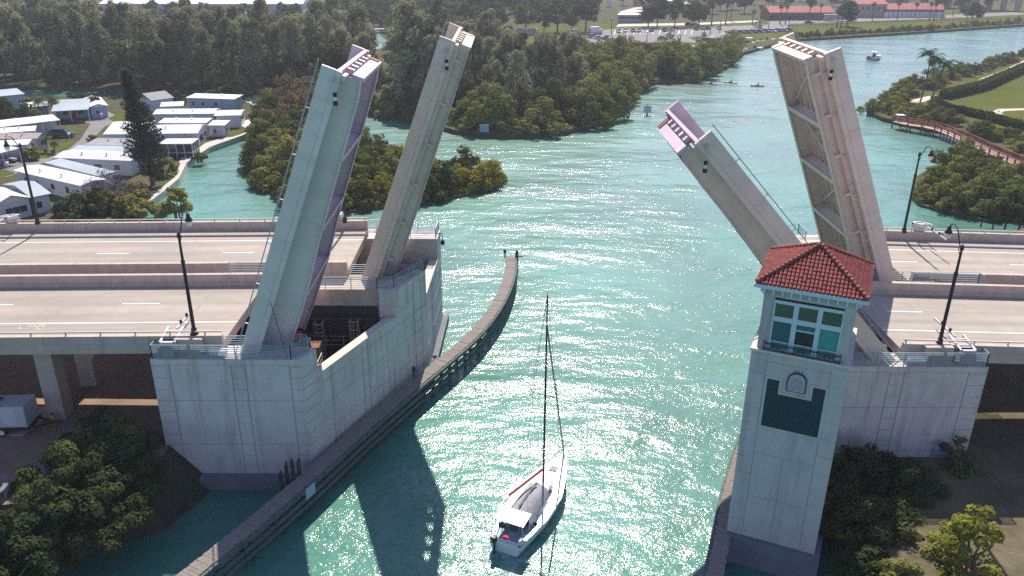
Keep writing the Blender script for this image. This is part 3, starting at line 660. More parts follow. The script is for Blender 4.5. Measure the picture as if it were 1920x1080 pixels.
for k, (dx, z, wd) in enumerate(((0, 14.2, .42), (-.05, 14.33, .36), (.08, 14.45, .34), (-.1, 14.6, .3), (.12, 14.72, .3), (0, 14.86, .26))):
    pts = [(0.06+dx-wd+wd*2*i/8, yF-0.15, z+0.05*math.sin(i*1.7+k)) for i in range(9)]; b.tube(pts, 0.03, 5)
b.tube([(0.06, yF-0.15, 14.5), (0.08, yF-0.15, 15.1)], 0.035, 5)
tbuild(b, 'plaque', M['plaque'], fix=True)
b = MB()
for x in (-0.12, 0.06, 0.26): b.tube([(x, yF-0.08, 15.33), (x*1.15, yF-0.1, 15.45)], 0.03, 5)
tbuild(b, 'plaque_bracket', M['dark'])
b = MB()                                                             # joints of the recessed field below and above the panel
for x in (-tl+0.97, tl-0.97): b.box(x-0.02, x+0.02, yF-0.012, yF+0.01, 2.3, ZS-0.4)
for z in (5.6, 9.0, ZS-0.6): b.box(-tl+0.97, tl-0.97, yF-0.008, yF+0.01, z-0.02, z+0.02)
b.box(-0.02, 0.02, yF-0.006, yF+0.01, 2.3, 9.0)
tbuild(b, 'field_joint', M['joint'])
# upper room
b = MB(); zb, zt = ZS+0.14, 20.05
for x0, x1, y0, y1, z0, z1 in ((-ul, -1.95, -ul, -ul+0.3, zb, zt), (2.02, ul, -ul, -ul+0.3, zb, zt), (-1.95, 2.02, -ul, -ul+0.3, 19.93, zt), (-ul, -ul+0.3, -ul+0.3, ul, zb, zb+0.5), (-ul, -ul+0.3, -ul+0.3, -1.7, zb+.5, zt), (-ul, -ul+0.3, 1.7, ul, zb+.5, zt), (ul-0.3, ul, -ul+0.3, ul, zb, zb+.5), (ul-0.3, ul, -ul+0.3, -1.7, zb+.5, zt), (ul-.3, ul, 1.7, ul, zb+.5, zt), (-ul+.3, ul-.3, ul-.3, ul, zb, zt), (-ul, -ul+.3, -1.7, 1.7, 19.8, zt), (ul-.3, ul, -1.7, 1.7, 19.8, zt)):
    b.box(x0, x1, y0, y1, z0, z1)
tbuild(b, 'upper_wall', M['tower'])
MB().box(-ul+0.3, ul-0.3, -ul+0.5, ul-0.3, zb-0.005, zb+0.02).build('room_floor', M['dark'], tw)
M['winframe'] = mat('pale blue window frame', (0.50, 0.62, 0.66), 0.5, 0.06, 2.0)
def glass(name, col, rough=0.06):
    m, nt, out = new_mat(name); bs = N(nt, 'ShaderNodeBsdfPrincipled', Roughness=rough); tc = N(nt, 'ShaderNodeTexCoord')
    n = N(nt, 'ShaderNodeTexNoise', Scale=0.7, Detail=2.0); nt.links.new(tc.outputs['Object'], n.inputs['Vector'])
    mx = N(nt, 'ShaderNodeMix', data_type='RGBA'); mx.inputs['A'].default_value = c4(tuple(c*0.7 for c in col)); mx.inputs['B'].default_value = c4(tuple(c*1.25 for c in col)); nt.links.new(n.outputs['Fac'], mx.inputs['Factor'])
    nt.links.new(mx.outputs['Result'], bs.inputs['Base Color']); bs.inputs['Specular IOR Level'].default_value = 0.5
    nt.links.new(bs.outputs[0], out.inputs[0]); return m
M['gl_olive'] = glass('olive tinted glass', (0.055, 0.095, 0.055)); M['gl_teal'] = glass('dark teal glass', (0.025, 0.12, 0.15)); M['gl_green'] = glass('bright green blind glass', (0.05, 0.30, 0.28)); M['gl_dark'] = glass('dark open window', (0.015, 0.015, 0.02))
def window(name, cols, rows, y0, depth, axis, panes, sgn=-1):
    """axis 'x': window in a wall facing local -y (sgn) ; 'y': side walls"""
    f = MB(); X0, X1, Z0, Z1 = cols[0][0]-0.09, cols[-1][1]+0.09, rows[0][0]-0.09, rows[-1][1]+0.2
    def bx(bb, a0, a1, z0, z1, d0, d1):
        lo, hi = sorted((y0+sgn*d0, y0+sgn*d1))
        return bb.box(a0, a1, lo, hi, z0, z1) if axis == 'x' else bb.box(lo, hi, a0, a1, z0, z1)
    xs = [X0]+[v for c in cols for v in c]+[X1]
    for a, c in zip(xs[0::2], xs[1::2]): bx(f, a, c, Z0, Z1, -0.12, 0.04)
    zs = [Z0]+[v for r in rows for v in r]+[Z1]
    for c in cols:
        for a, e in zip(zs[0::2], zs[1::2]): bx(f, c[0], c[1], a, e, -0.10, 0.025)
    fr = f.build(name, M['winframe'], tw)
    for (ci, ri), m in panes.items():
        p = MB(); bx(p, cols[ci][0], cols[ci][1], rows[ri][0], rows[ri][1], -0.06, -0.05); p.build('pane', M[m], fr)
    return fr
cols = [(-1.86, -0.79), (-0.49, 0.59), (0.87, 1.97)]; rows = [(16.55, 17.0), (17.07, 18.40), (18.72, 19.58)]
fr = window('window', cols, rows, -ul, 0, 'x', {(0, 2): 'gl_olive', (1, 2): 'gl_olive', (2, 2): 'gl_olive', (0, 1): 'gl_teal', (2, 1): 'gl_green', (0, 0): 'gl_green', (1, 0): 'gl_green', (2, 0): 'gl_green', (1, 1): 'gl_dark'})
b = MB(); b.box(-0.49, 0.59, -ul+0.02, -ul+0.06, 17.95, 18.05); b.build('sash', M['winframe'], fr)
b = MB(); b.box(-0.49, 0.59, -ul+0.03, -ul+0.045, 18.05, 18.40); b.build('pane', M['gl_teal'], fr)
for sg in (-1, 1):
    window('window', [(-1.6, -0.5), (-0.35, 0.75), (0.9, 1.6)], [(17.2, 18.4), (18.6, 19.5)], sg*ul, 0, 'y', {(i, j): 'gl_teal' if j == 0 else 'gl_olive' for i in range(3) for j in range(2)}, sgn=sg)
# frieze with brackets, gutter and hipped tile roof
b = MB(); b.box(-ul-0.04, ul+0.04, -ul-0.04, ul+0.04, 20.05, 20.62); tbuild(b, 'frieze', M['tower'])
b = MB()
for k in range(11):
    t = -ul+0.02+k*(2*ul-0.04)/10
    for sg in (-1, 1):
        b.box(t-0.06, t+0.06, *sorted((sg*(ul+0.045), sg*(ul+0.24))), 20.18, 20.6); b.box(*sorted((sg*(ul+0.045), sg*(ul+0.24))), t-0.06, t+0.06, 20.18, 20.6)
for k in range(30):
    t = -ul+k*(2*ul)/29
    for sg in (-1, 1): b.box(t-0.045, t+0.045, *sorted((sg*(ul+0.045), sg*(ul+0.1))), 20.06, 20.14); b.box(*sorted((sg*(ul+0.045), sg*(ul+0.1))), t-0.045, t+0.045, 20.06, 20.14)
tbuild(b, 'bracket', M['winframe'])
E_ = 3.12; ZA = 22.85
b = MB()
for sg in (-1, 1):
    b.box(-E_-0.1, E_+0.1, *sorted((sg*(E_-0.08), sg*(E_+0.1))), 20.62, 20.84); b.box(*sorted((sg*(E_-0.08), sg*(E_+0.1))), -E_+0.08, E_-0.08, 20.62, 20.84)
b.box(-E_+0.08, E_-0.08, -E_+0.08, E_-0.08, 20.63, 20.7)
tbuild(b, 'gutter', M['winframe'])
b = MB(); apex = (0, 0, ZA-0.12); cs = [(-E_, -E_, 20.86), (E_, -E_, 20.86), (E_, E_, 20.86), (-E_, E_, 20.86)]
b.add(cs+[apex], [(0, 1, 4), (1, 2, 4), (2, 3, 4), (3, 0, 4), (3, 2, 1, 0)])
M['tile'] = mat('red barrel tile', (0.36, 0.085, 0.062), 0.8, 0.3, 2.5, col2=(0.17, 0.042, 0.040), bump=0.004, bscale=20)
M['tile_under'] = mat('dark tile bed', (0.07, 0.02, 0.02), 0.9, 0.2, 3.0)
rf = tbuild(b, 'roof', M['tile_under'])
tiles = MB(); trng = random.Random(5)
slope_h = ZA-0.12-20.86
for side in range(4):
    ca, sa = math.cos(side*math.pi/2), math.sin(side*math.pi/2)
    nrow = 12; ncol = 27
    for r in range(nrow):
        f0, f1 = r/nrow, (r+1.25)/nrow
        y0, y1 = -(E_+0.06)*(1-f0), -(E_+0.06)*(1-min(f1, 1))
        z0, z1 = 20.86+slope_h*f0, 20.86+slope_h*min(f1, 1)
        for c in range(ncol):
            xc = -E_+(c+0.5)*2*E_/ncol
            if abs(xc) > (1-f0-0.03)*E_: continue
            wd = 0.105; hh = 0.085; jz = trng.uniform(-0.012, 0.012); ring0, ring1 = [], []
            for k in range(5):
                t = math.pi*k/4; dx, dz = wd*math.cos(t), hh*math.sin(t)
                ring0.append((xc+dx, y0-0.01, z0+dz+0.035+jz)); ring1.append((xc+dx*0.86, y1, z1+dz*0.8+0.005+jz))
            rot = lambda p: (p[0]*ca-p[1]*sa, p[0]*sa+p[1]*ca, p[2])
            tiles.loft([[rot(p) for p in ring0], [rot(p) for p in ring1]], cap=True, close=False)
M['tile'].node_tree  # barrel tiles share one part: they are the roof's pattern
tiles.build('roof_tiles', M['tile'], tw)
b = MB()
for cx, cy in ((-1, -1), (1, -1), (1, 1), (-1, 1)):
    for k in range(16):
        f0, f1 = k/16, (k+1.2)/16
        p = Vector((cx*E_*(1-f0), cy*E_*(1-f0), 20.9+slope_h*f0+0.07+0.03)); q = Vector((cx*E_*(1-min(1, f1)), cy*E_*(1-min(1, f1)), 20.9+slope_h*min(1, f1)+0.05)); b.tube([p, q], [0.13, 0.10], 7)
b.lathe([(0.16, 0), (0.1, 0.12), (0.02, 0.2)], (0, 0, ZA-0.06), 8)
M['tile_hip'] = mat('weathered hip tile', (0.30, 0.10, 0.075), 0.85, 0.5, 5.0)
tbuild(b, 'ridge_tiles', M['tile_hip'])
# iron balcony guard under the front window
b = MB(); yb = -ul-0.3; z0, z1 = ZS+0.16, 16.96
for x in (-2.2, -0.72, 0.74, 2.26): b.bar((x, yb, z0-0.02), (x, yb, z1), 0.05)
for z in (z0+0.08, z1): b.bar((-2.2, yb, z), (2.26, yb, z), 0.05)
for sx in (-2.2, 2.26): b.bar((sx, yb, z1), (sx, -ul, z1), 0.05); b.bar((sx, yb, z0+.08), (sx, -ul, z0+.08), 0.05)
for xa, xb in ((-2.2, -0.72), (-0.72, 0.74), (0.74, 2.26)):
    xm, zm = (xa+xb)/2, (z0+z1)/2+0.04
    for x, z in ((xa, z1), (xb, z1), (xa, z0+.08), (xb, z0+.08)): b.bar((xm, yb, zm), (x, yb, z), 0.035)
    pts = [(xm+0.17*math.cos(t), yb, zm+0.17*math.sin(t)) for t in np.linspace(0, 2*math.pi, 13)]; b.tube(pts, 0.025, 5, cap=False)
tbuild(b, 'balcony_rail', M['black'])

# ------------------------------------------------------------------ vegetation
M['bark'] = mat('grey brown bark', (0.15, 0.125, 0.10), 0.95, 0.3, 3.0, bump=0.02)
M['casu'] = leafmat('casuarina foliage', (0.110, 0.130, 0.074), (0.390, 0.385, 0.215), 0.32, 0.22)
M['mangrove'] = leafmat('mangrove foliage', (0.065, 0.090, 0.026), (0.290, 0.290, 0.075), 0.28, 0.35, 0.3)
M['mangrove_y'] = leafmat('yellow mangrove foliage', (0.12, 0.125, 0.02), (0.36, 0.31, 0.035), 0.35, 0.4)
M['broad'] = leafmat('broad leaf foliage', (0.040, 0.066, 0.030), (0.165, 0.200, 0.060), 0.26, 0.3)
M['brownleaf'] = leafmat('brown seeding foliage', (0.10, 0.075, 0.04), (0.24, 0.17, 0.10), 0.3, 0.4)
M['twig'] = leafmat('purple grey bare twigs', (0.15, 0.12, 0.13), (0.36, 0.30, 0.33), 0.1, 0.5)
M['pineleaf'] = leafmat('dark needle foliage', (0.028, 0.042, 0.032), (0.085, 0.105, 0.065), 0.22, 0.5)
M['palmleaf'] = leafmat('palm frond', (0.030, 0.055, 0.030), (0.10, 0.13, 0.055), 0.3, 1.2)
M['hedge'] = leafmat('clipped hedge', (0.035, 0.06, 0.014), (0.105, 0.14, 0.03), 0.3, 0.6)
M['shadebush'] = leafmat('shade-darkened shrub foliage', (0.025, 0.040, 0.018), (0.105, 0.120, 0.042), 0.25, 0.7)  # leaf colour darkened to carry the shade these bushes stand in
M['brightleaf'] = leafmat('bright yellow green foliage', (0.085, 0.115, 0.022), (0.30, 0.31, 0.055), 0.4, 0.8)
def quads(centres, size, rng, aspect=1.0, up=0.35, droop=None, out=None):
    """leaf cards: one quad per centre"""
    n = len(centres)
    nrm = rng.normal(size=(n, 3)); nrm[:, 2] = np.abs(nrm[:, 2])+up; nrm /= np.linalg.norm(nrm, axis=1, keepdims=True)
    if out is not None:                                              # sprays face outward from their clump
        nrm = nrm*0.55+out*0.95+np.array((0, 0, 0.15)); nrm /= np.linalg.norm(nrm, axis=1, keepdims=True)
    a = rng.normal(size=(n, 3))
    if droop is not None: a = a*0.55+np.array(droop)[None, :]
    a -= nrm*np.sum(a*nrm, axis=1, keepdims=True); a /= np.linalg.norm(a, axis=1, keepdims=True)
    b = np.cross(nrm, a); s = size*rng.uniform(0.65, 1.35, size=(n, 1))
    a = a*s*aspect/2; b = b*s/2
    tip = 0.45
    V = np.stack([centres-a-b*tip, centres-a*0.1-b, centres+a-b*0.12*0, centres-a*0.1+b], axis=1)  # kite-shaped leaf spray
    V[:, 0] = centres-a
    return V.reshape(-1, 3)
def clump_leaves(cl, per, rng, flat=0.8):
    out = []; nr = []
    for (c, r) in cl:
        k = max(6, int(per*r*r)); d = rng.normal(size=(k, 3)); d /= np.linalg.norm(d, axis=1, keepdims=True)
        rr = r*rng.uniform(0.45, 1.0, size=(k, 1))**0.5; p = d*rr; p[:, 2] *= flat
        out.append(p+np.array(c)[None, :]); nr.append(d)
    return np.concatenate(out), np.concatenate(nr)
def leafmesh(name, V, m, extra=None, extra_m=None):
    nq = len(V)//4
    ev, ef = (extra.v, extra.f) if extra else ([], [])
    verts = np.concatenate([V, np.array(ev).reshape(-1, 3)]) if ev else V
    me = bpy.data.meshes.new(name); nl = nq*4+sum(len(f) for f in ef)
    me.vertices.add(len(verts)); me.vertices.foreach_set('co', verts.astype(np.float32).ravel())
    me.loops.add(nl); me.polygons.add(nq+len(ef))
    idx = list(range(nq*4)); st = list(range(0, nq*4, 4)); tot = [4]*nq
    for f in ef: st.append(len(idx)); tot.append(len(f)); idx.extend(i+nq*4 for i in f)
    me.loops.foreach_set('vertex_index', idx); me.polygons.foreach_set('loop_start', st); me.polygons.foreach_set('loop_total', tot)
    me.materials.append(m)
    if extra_m: me.materials.append(extra_m); me.polygons.foreach_set('material_index', [0]*nq+[1]*len(ef))
    me.update(calc_edges=True); me.validate()
    return me
PROTO = {}
def trunk(b, h, r, rng, lean=0.4, limbs=5, spread=2.0, z0=0.3):
    p = [(lean*math.sin(t*2.2)*t, lean*0.6*t*t, h*t) for t in np.linspace(0, 1, 6)]
    b.tube(p, [r*(1-0.75*t) for t in np.linspace(0, 1, 6)], 6)
    for i in range(limbs):
        t = z0+(0.9-z0)*i/max(1, limbs); q = np.array((lean*math.sin(t*2.2)*t, lean*.6*t*t, h*t)); a = i*2.4+rng.uniform(0, 1)
        e = q+np.array((math.cos(a)*spread, math.sin(a)*spread, h*0.22)); m_ = (q+e)/2+np.array((0, 0, -0.1*spread))
        b.tube([q, m_, e], [r*0.45, r*0.3, r*0.1], 5)
def make_casu(seed, h=16.0, n=46):
    rng = np.random.default_rng(seed); cl = []
    for i in range(n):
        t = rng.uniform(0.12, 1.0); R = 4.6*(1-t)**0.6*(0.75+0.5*rng.random())+0.35; a = rng.uniform(0, 6.28)
        cl.append(((R*math.cos(a)+0.8*t, R*math.sin(a), h*t), rng.uniform(0.85, 1.6)))
    P, D = clump_leaves(cl, 44, rng, 1.15); V = quads(P, 0.30, rng, 3.4, 0.1, (0.35, 0.1, 0.9), D)
    b = MB(); trunk(b, h*0.95, 0.28, rng, 0.5, 7, 2.2, 0.2); return V, b
def make_dome(seed, R, H, ncl, cr, per, size, aspect=1.4):
    rng = np.random.default_rng(seed); cl = []
    for i in range(ncl):
        a = rng.uniform(0, 6.28); u = rng.random()**0.6; ph = u*math.pi/2*1.02
        rr = R*math.sin(ph)*rng.uniform(0.65, 1.2)*(1+.18*math.sin(2*a+seed)); z = H*math.cos(ph)*rng.uniform(0.62, 1.14)*(1+.15*math.sin(a*1.0+seed*2))+0.3
        cl.append(((rr*math.cos(a), rr*math.sin(a), max(0.5, z)), cr*rng.uniform(0.65, 1.3)))
    P, D = clump_leaves(cl, per, rng, 0.75); V = quads(P, size, rng, aspect, 0.45, None, D)
    b = MB()
    for k in range(7):
        a = k*0.9; b.tube([(0.5*math.cos(a), 0.5*math.sin(a), -0.4), (R*.3*math.cos(a), R*.3*math.sin(a), H*.35), (R*.65*math.cos(a+.3), R*.65*math.sin(a+.3), H*.62)], [0.12, 0.09, 0.04], 5)
    return V, b
def make_round(seed, h=10.0, R=4.4, ncl=40, size=0.5):
    rng = np.random.default_rng(seed); cl = []
    for i in range(ncl):
        d = rng.normal(size=3); d /= np.linalg.norm(d); f = rng.uniform(0.55, 1.0)
        cl.append(((d[0]*R*f, d[1]*R*f, h*0.62+d[2]*h*0.36*f), rng.uniform(0.9, 1.6)))
    P, D = clump_leaves(cl, 34, rng, 0.8); V = quads(P, size, rng, 1.4, 0.4, None, D)
    b = MB(); trunk(b, h*0.8, 0.3, rng, 0.3, 6, R*0.6, 0.3); return V, b
def make_palm(seed, h, nf=18, fl=2.6, r=0.16, lean=0.5, droopf=1.0, dense=13, curve=0.0):
    rng = np.random.default_rng(seed); b = MB()
    pts = [(lean*t+curve*math.sin(t*3.1), lean*.3*t, h*t) for t in np.linspace(0, 1, 7)]
    b.tube(pts, [r*(1.25-0.5*t) for t in np.linspace(0, 1, 7)], 7); top = np.array(pts[-1]); quad = []
    for i in range(nf):
        a = i*2.399+rng.uniform(-.2, .2); el = rng.uniform(-0.35, 1.25); L = fl*rng.uniform(0.8, 1.1)
        dirh = np.array((math.cos(a), math.sin(a), 0)); side = np.array((-math.sin(a), math.cos(a), 0)); prev = top.copy(); ang = el
        for k in range(dense):
            ang -= droopf*(0.06+0.016*k); d = dirh*math.cos(ang)+np.array((0, 0, math.sin(ang))); nxt = prev+d*L/dense
            wl = 0.62*math.sin(math.pi*(0.12+0.86*k/dense))*fl/2.6; wd = L/dense*0.62
            for s in (-1, 1):
                tip = prev+side*s*wl+d*wl*0.35+np.array((0, 0, -0.35*wl))
                quad.append([prev-d*wd*.5, prev+d*wd*.5, tip+d*wd*0.25, tip-d*wd*0.05])
            prev = nxt
    return np.array(quad).reshape(-1, 3), b
def reg(kind, i, V, b, m, bark='bark'):
    PROTO.setdefault(kind, []).append((leafmesh(kind, V, M[m], b, M[bark]), V, M[m]))
for i in range(4): reg('casuarina', i, *make_casu(10+i, 15+1.3*i), 'casu')
for i, (R_, H_, n_, c_) in enumerate(((3.0, 4.2, 30, 1.1), (2.6, 5.0, 26, 1.0), (3.4, 3.9, 36, 1.05), (2.9, 4.6, 22, 1.25), (2.4, 3.4, 24, 0.85), (3.2, 5.3, 32, 1.15))): reg('mangrove', i, *make_dome(30+i, R_, H_, n_, c_, 78, 0.31), 'mangrove')
for i in range(2): reg('mangrove_y', i, *make_dome(40+i, 2.6, 3.6, 28, 1.0, 80, 0.30), 'mangrove_y')
for i in range(3): reg('broadleaf', i, *make_round(50+i, 9.5+0.8*i), 'broad')
for i in range(2): reg('sabal', i, *make_palm(60+i, 6.5+i, 34, 1.7, 0.2, 0.3, 1.6, 9), 'palmleaf')
reg('brown', 0, *make_round(70, 7.5, 3.6, 34, 0.36), 'brownleaf')
cnt = {}
def plant(kind, name, loc, label, cat, group=None, sc=1.0, rz=None, i=None):
    k = cnt.get(kind, 0); cnt[kind] = k+1
    me = PROTO[kind][(k if i is None else i) % len(PROTO[kind])][0]
    o = bpy.data.objects.new(name, me); COL.objects.link(o); o.location = loc
    o.rotation_euler = (0, 0, rnd.uniform(-0.5, 0.5)+(rnd.choice((0, 0.9, -0.9)) if kind == 'casuarina' else rnd.uniform(0, 6.28)) if rz is None else rz)
    s = sc if isinstance(sc, tuple) else (sc, sc, sc*rnd.uniform(0.9, 1.12)); o.scale = s
    return props(o, label, cat, group)
def inpoly(x, y, P):
    r = False; n = len(P); j = n-1
    for i in range(n):
        xi, yi = P[i]; xj, yj = P[j]
        if (yi > y) != (yj > y) and x < (xj-xi)*(y-yi)/(yj-yi)+xi: r = not r
        j = i
    return r
def scatter(poly, sp, z=1.0, jit=0.42, seed=1, grow=0.0):
    """points of a jittered grid on the ground whose place lies in the outline (given by measured photo points)"""
    r = random.Random(seed); w_ = [at(x, y, z) for x, y in poly]
    P = [(v.x, v.y) for v in w_]
    x0, x1 = min(p[0] for p in P), max(p[0] for p in P); y0, y1 = min(p[1] for p in P), max(p[1] for p in P)
    out = []; y = y0
    while y < y1:
        s = sp*(1+grow*max(0, (y-200)/200)); x = x0
        while x < x1:
            a, c = x+r.uniform(-jit, jit)*s, y+r.uniform(-jit, jit)*s
            if inpoly(a, c, P):
                q = pxof((a, c, z))
                if -70 < q[0] < 1990 and q[1] > -5: out.append((a, c))
            x += s
        y += s
    return out
def wood(kind, name, pts, label, cat, group, z, sc, cap=280, stuff=None, stuff_label=None, low=False):
    pts = sorted(pts, key=lambda p: p[0]**2+p[1]**2)
    lowf = lambda p: (lambda q: float(np.interp(q[1], [40, 130], [0.30, 1.0])) if 170 < q[0] < 620 else float(np.interp(q[1], [40, 90], [0.6, 1.0])))(pxof((p[0], p[1], z))) if low else 1.0
    for p in pts[:cap]: plant(kind, name, (p[0], p[1], z), label, cat, group, rnd.uniform(*sc)*lowf(p))
    if len(pts) > cap and stuff:
        Vs = []
        for p in pts[cap:]:
            V = PROTO[kind][rnd.randrange(len(PROTO[kind]))][1]; a = rnd.uniform(0, 6.28); s = rnd.uniform(*sc)*lowf(p)
            R_ = np.array([[math.cos(a), -math.sin(a), 0], [math.sin(a), math.cos(a), 0], [0, 0, 1]])*s
            k = V.reshape(-1, 4, 3)[::2].reshape(-1, 3); Vs.append(k @ R_.T+np.array((p[0], p[1], z)))
        me = leafmesh(stuff, np.concatenate(Vs), PROTO[kind][0][2]); o = bpy.data.objects.new(stuff, me); COL.objects.link(o)
        props(o, stuff_label, 'woodland', None, 'stuff')
# the casuarina wood behind the park
w1 = scatter([(-60, 50), (-60, 158), (200, 163), (430, 170), (540, 178), (640, 188), (690, 190), (680, 105), (640, 100), (610, 95), (560, 105), (500, 98), (430, 95), (420, 70), (300, 52), (120, 45)], 7.4, seed=2, grow=0.35)
w1b = scatter([(-60, 30), (-60, 50), (120, 45), (300, 52), (420, 70), (560, 60), (640, 55), (640, 30), (570, 26), (200, 26)], 13, seed=3)
w1c = [p for i, p in enumerate(w1) if i % 5 == 2]; w1 = [p for i, p in enumerate(w1) if i % 5 != 2 and rnd.random() > 0.06]
wood('broadleaf', 'broadleaf_tree', w1c, 'rounder greener tree among the feathery trees behind the mobile homes', 'tree', 'round trees within the dark wood', 1.0, (0.95, 1.45), 70, 'far_woodland', 'far rounder trees of the dark wood', True)
wood('casuarina', 'casuarina_tree', w1, 'tall dark feathery tree in the dense wood behind the mobile homes', 'tree', 'casuarinas of the wood behind the mobile homes', 1.0, (0.85, 1.2), 225, 'woodland', 'far trees of the dark wood running back behind the mobile homes', True)
wood('broadleaf', 'broadleaf_tree', w1b, 'round dark tree at the far top left of the wood', 'tree', 'round trees at the back of the left wood', 1.0, (0.55, 0.8), 90, 'far_woodland', 'distant trees around the long white roofs at the top left')
# mixed wood on the mainland point
w2 = scatter([(755, 195), (800, 215), (850, 222), (960, 230), (1040, 215), (1080, 190), (1100, 172), (1010, 150), (960, 128), (870, 100), (790, 80), (740, 100), (750, 150)], 7.5, seed=4, grow=0.3)
k2 = [p for i, p in enumerate(w2) if i % 4 != 0]
wood('casuarina', 'casuarina_tree', k2, 'tall grey green feathery tree on the wooded point beside the creek', 'tree', 'casuarinas on the wooded point', 1.0, (0.72, 1.0), 70, 'woodland', 'rest of the feathery trees on the wooded point')
w2b = [p for i, p in enumerate(w2) if i % 4 == 0]+scatter([(700, 62), (740, 62), (860, 60), (960, 45), (1100, 40), (1130, 20), (1100, 3), (640, 5), (640, 50)], 13.5, seed=5)
wood('broadleaf', 'broadleaf_tree', w2b, 'round green tree in the mixed wood left of the car park', 'tree', 'round trees left of the car park', 1.0, (0.8, 1.25), 130, 'far_woodland', 'distant round trees left of the car park')
for x, y, s in ((872, 62, 1.1), (935, 60, 1.15), (985, 62, 1.2), (1045, 60, 1.35), (1072, 58, 1.0), (1098, 60, 1.5), (1020, 61, .9), (1215, 52, 1.1), (1232, 52, 1.2), (1265, 51, 1.15), (1298, 50, 1.2), (1310, 50, 1.1)):
    q = at(x, y, 1); plant('broadleaf', 'broadleaf_tree', (q.x, q.y, 1.0), 'big round tree in the row along the edge of the car park lawn', 'tree', 'row of round trees by the car park', s*1.05)
# mangroves: shore band, back field, islet
mg = scatter([(690, 208), (780, 219), (850, 240), (950, 250), (1060, 242), (1150, 218), (1188, 178), (1223, 150), (1300, 148), (1368, 119), (1390, 98), (1372, 88), (1295, 118), (1250, 104), (1090, 100), (1000, 102), (1010, 130), (1100, 165), (1080, 190), (1040, 215), (960, 228), (850, 220), (760, 198)], 4.6, seed=6, grow=0.35)
wood('mangrove', 'mangrove_bush', mg, 'rounded green mangrove bush along the shore of the wooded point', 'mangrove', 'mangroves around the wooded point', 0.8, (1.0, 1.45), 165, 'mangrove_thicket', 'dense mangrove thicket between the wooded point and the car park')
il = scatter([(478, 322), (525, 383), (640, 396), (760, 381), (850, 368), (915, 354), (938, 334), (895, 321), (840, 332), (760, 305), (700, 294), (640, 246), (560, 204), (505, 204), (484, 247)], 4.1, 0.35, seed=7)
for k, p in enumerate(il):
    q = pxof((p[0], p[1], .35)); yl = q[0] > 690 and (k % 5) in (0, 3)
    plant('mangrove_y' if yl else 'mangrove', 'mangrove_bush', (p[0], p[1], 0.3), 'yellow green mangrove bush on the islet in front of the point' if yl else 'dark green mangrove bush on the islet in front of the point', 'mangrove', 'yellow mangroves on the islet' if yl else 'mangroves on the islet', rnd.uniform(0.8, 1.2)*(1.05 if q[0] < 640 and not yl else 0.88))
for x, y, s in ((560, 215, 1.35), (535, 232, 1.0), (590, 240, 1.2), (520, 262, 0.9), (610, 290, 1.1)):
    q = at(x, y, .4); plant('brown', 'brown_tree', (q.x, q.y, 0.4), 'brown seeding tree rising from the islet behind the near left leaf', 'tree', 'brown trees on the islet', s)
for x, y, s in ((780, 205, 1.15), (790, 200, 1.2), (768, 196, 1.25)):
    q = at(x, y, 1); plant('casuarina', 'casuarina_tree', (q.x, q.y, 1.0), 'tall dark tree standing between the two left leaves', 'tree', 'dark trees between the left leaves', s)
# right island shore, right point and right approach
ri = scatter([(1626, 207), (1655, 186), (1695, 161), (1765, 141), (1865, 116), (1925, 97), (1925, 107), (1870, 127), (1800, 150), (1735, 172), (1700, 190), (1706, 200), (1735, 198), (1760, 206), (1830, 238), (1925, 262), (1925, 296), (1800, 246), (1700, 228), (1655, 218)], 4.4, seed=8)
for k, p in enumerate(ri):
    q = pxof((p[0], p[1], 1)); yl = 1655 < q[0] < 1755 and 188 < q[1] < 206
    plant('mangrove_y' if yl else 'mangrove', 'island_bush', (p[0], p[1], 0.6), 'yellow tinged bush at the tip of the golf island below the palms' if yl else 'dense green bush along the shore of the golf island', 'bush', 'yellow bushes on the golf island tip' if yl else 'bushes around the golf island', (lambda s: (s, s, s*0.72))(rnd.uniform(0.62, 0.9)))
rp = scatter([(1714, 345), (1727, 382), (1790, 399), (1860, 413), (1930, 408), (1960, 350), (1925, 345), (1860, 318), (1785, 308)], 3.7, 0.4, seed=9)
for p in rp: plant('mangrove', 'mangrove_bush', (p[0], p[1], 0.3), 'olive green mangrove bush on the right islet below the boardwalk', 'mangrove', 'mangroves of the right islet', rnd.uniform(0.7, 0.95))
for x, y, s in ((1840, 420, .7), (1862, 424, .8), (1885, 424, .9), (1912, 424, .9)):
    q = at(x, y, 1.5); plant('broadleaf', 'roadside_tree', (q.x, q.y, 1.0), 'green shrubby tree just beyond the far right rail', 'tree', 'trees beyond the far right rail', s*0.62)
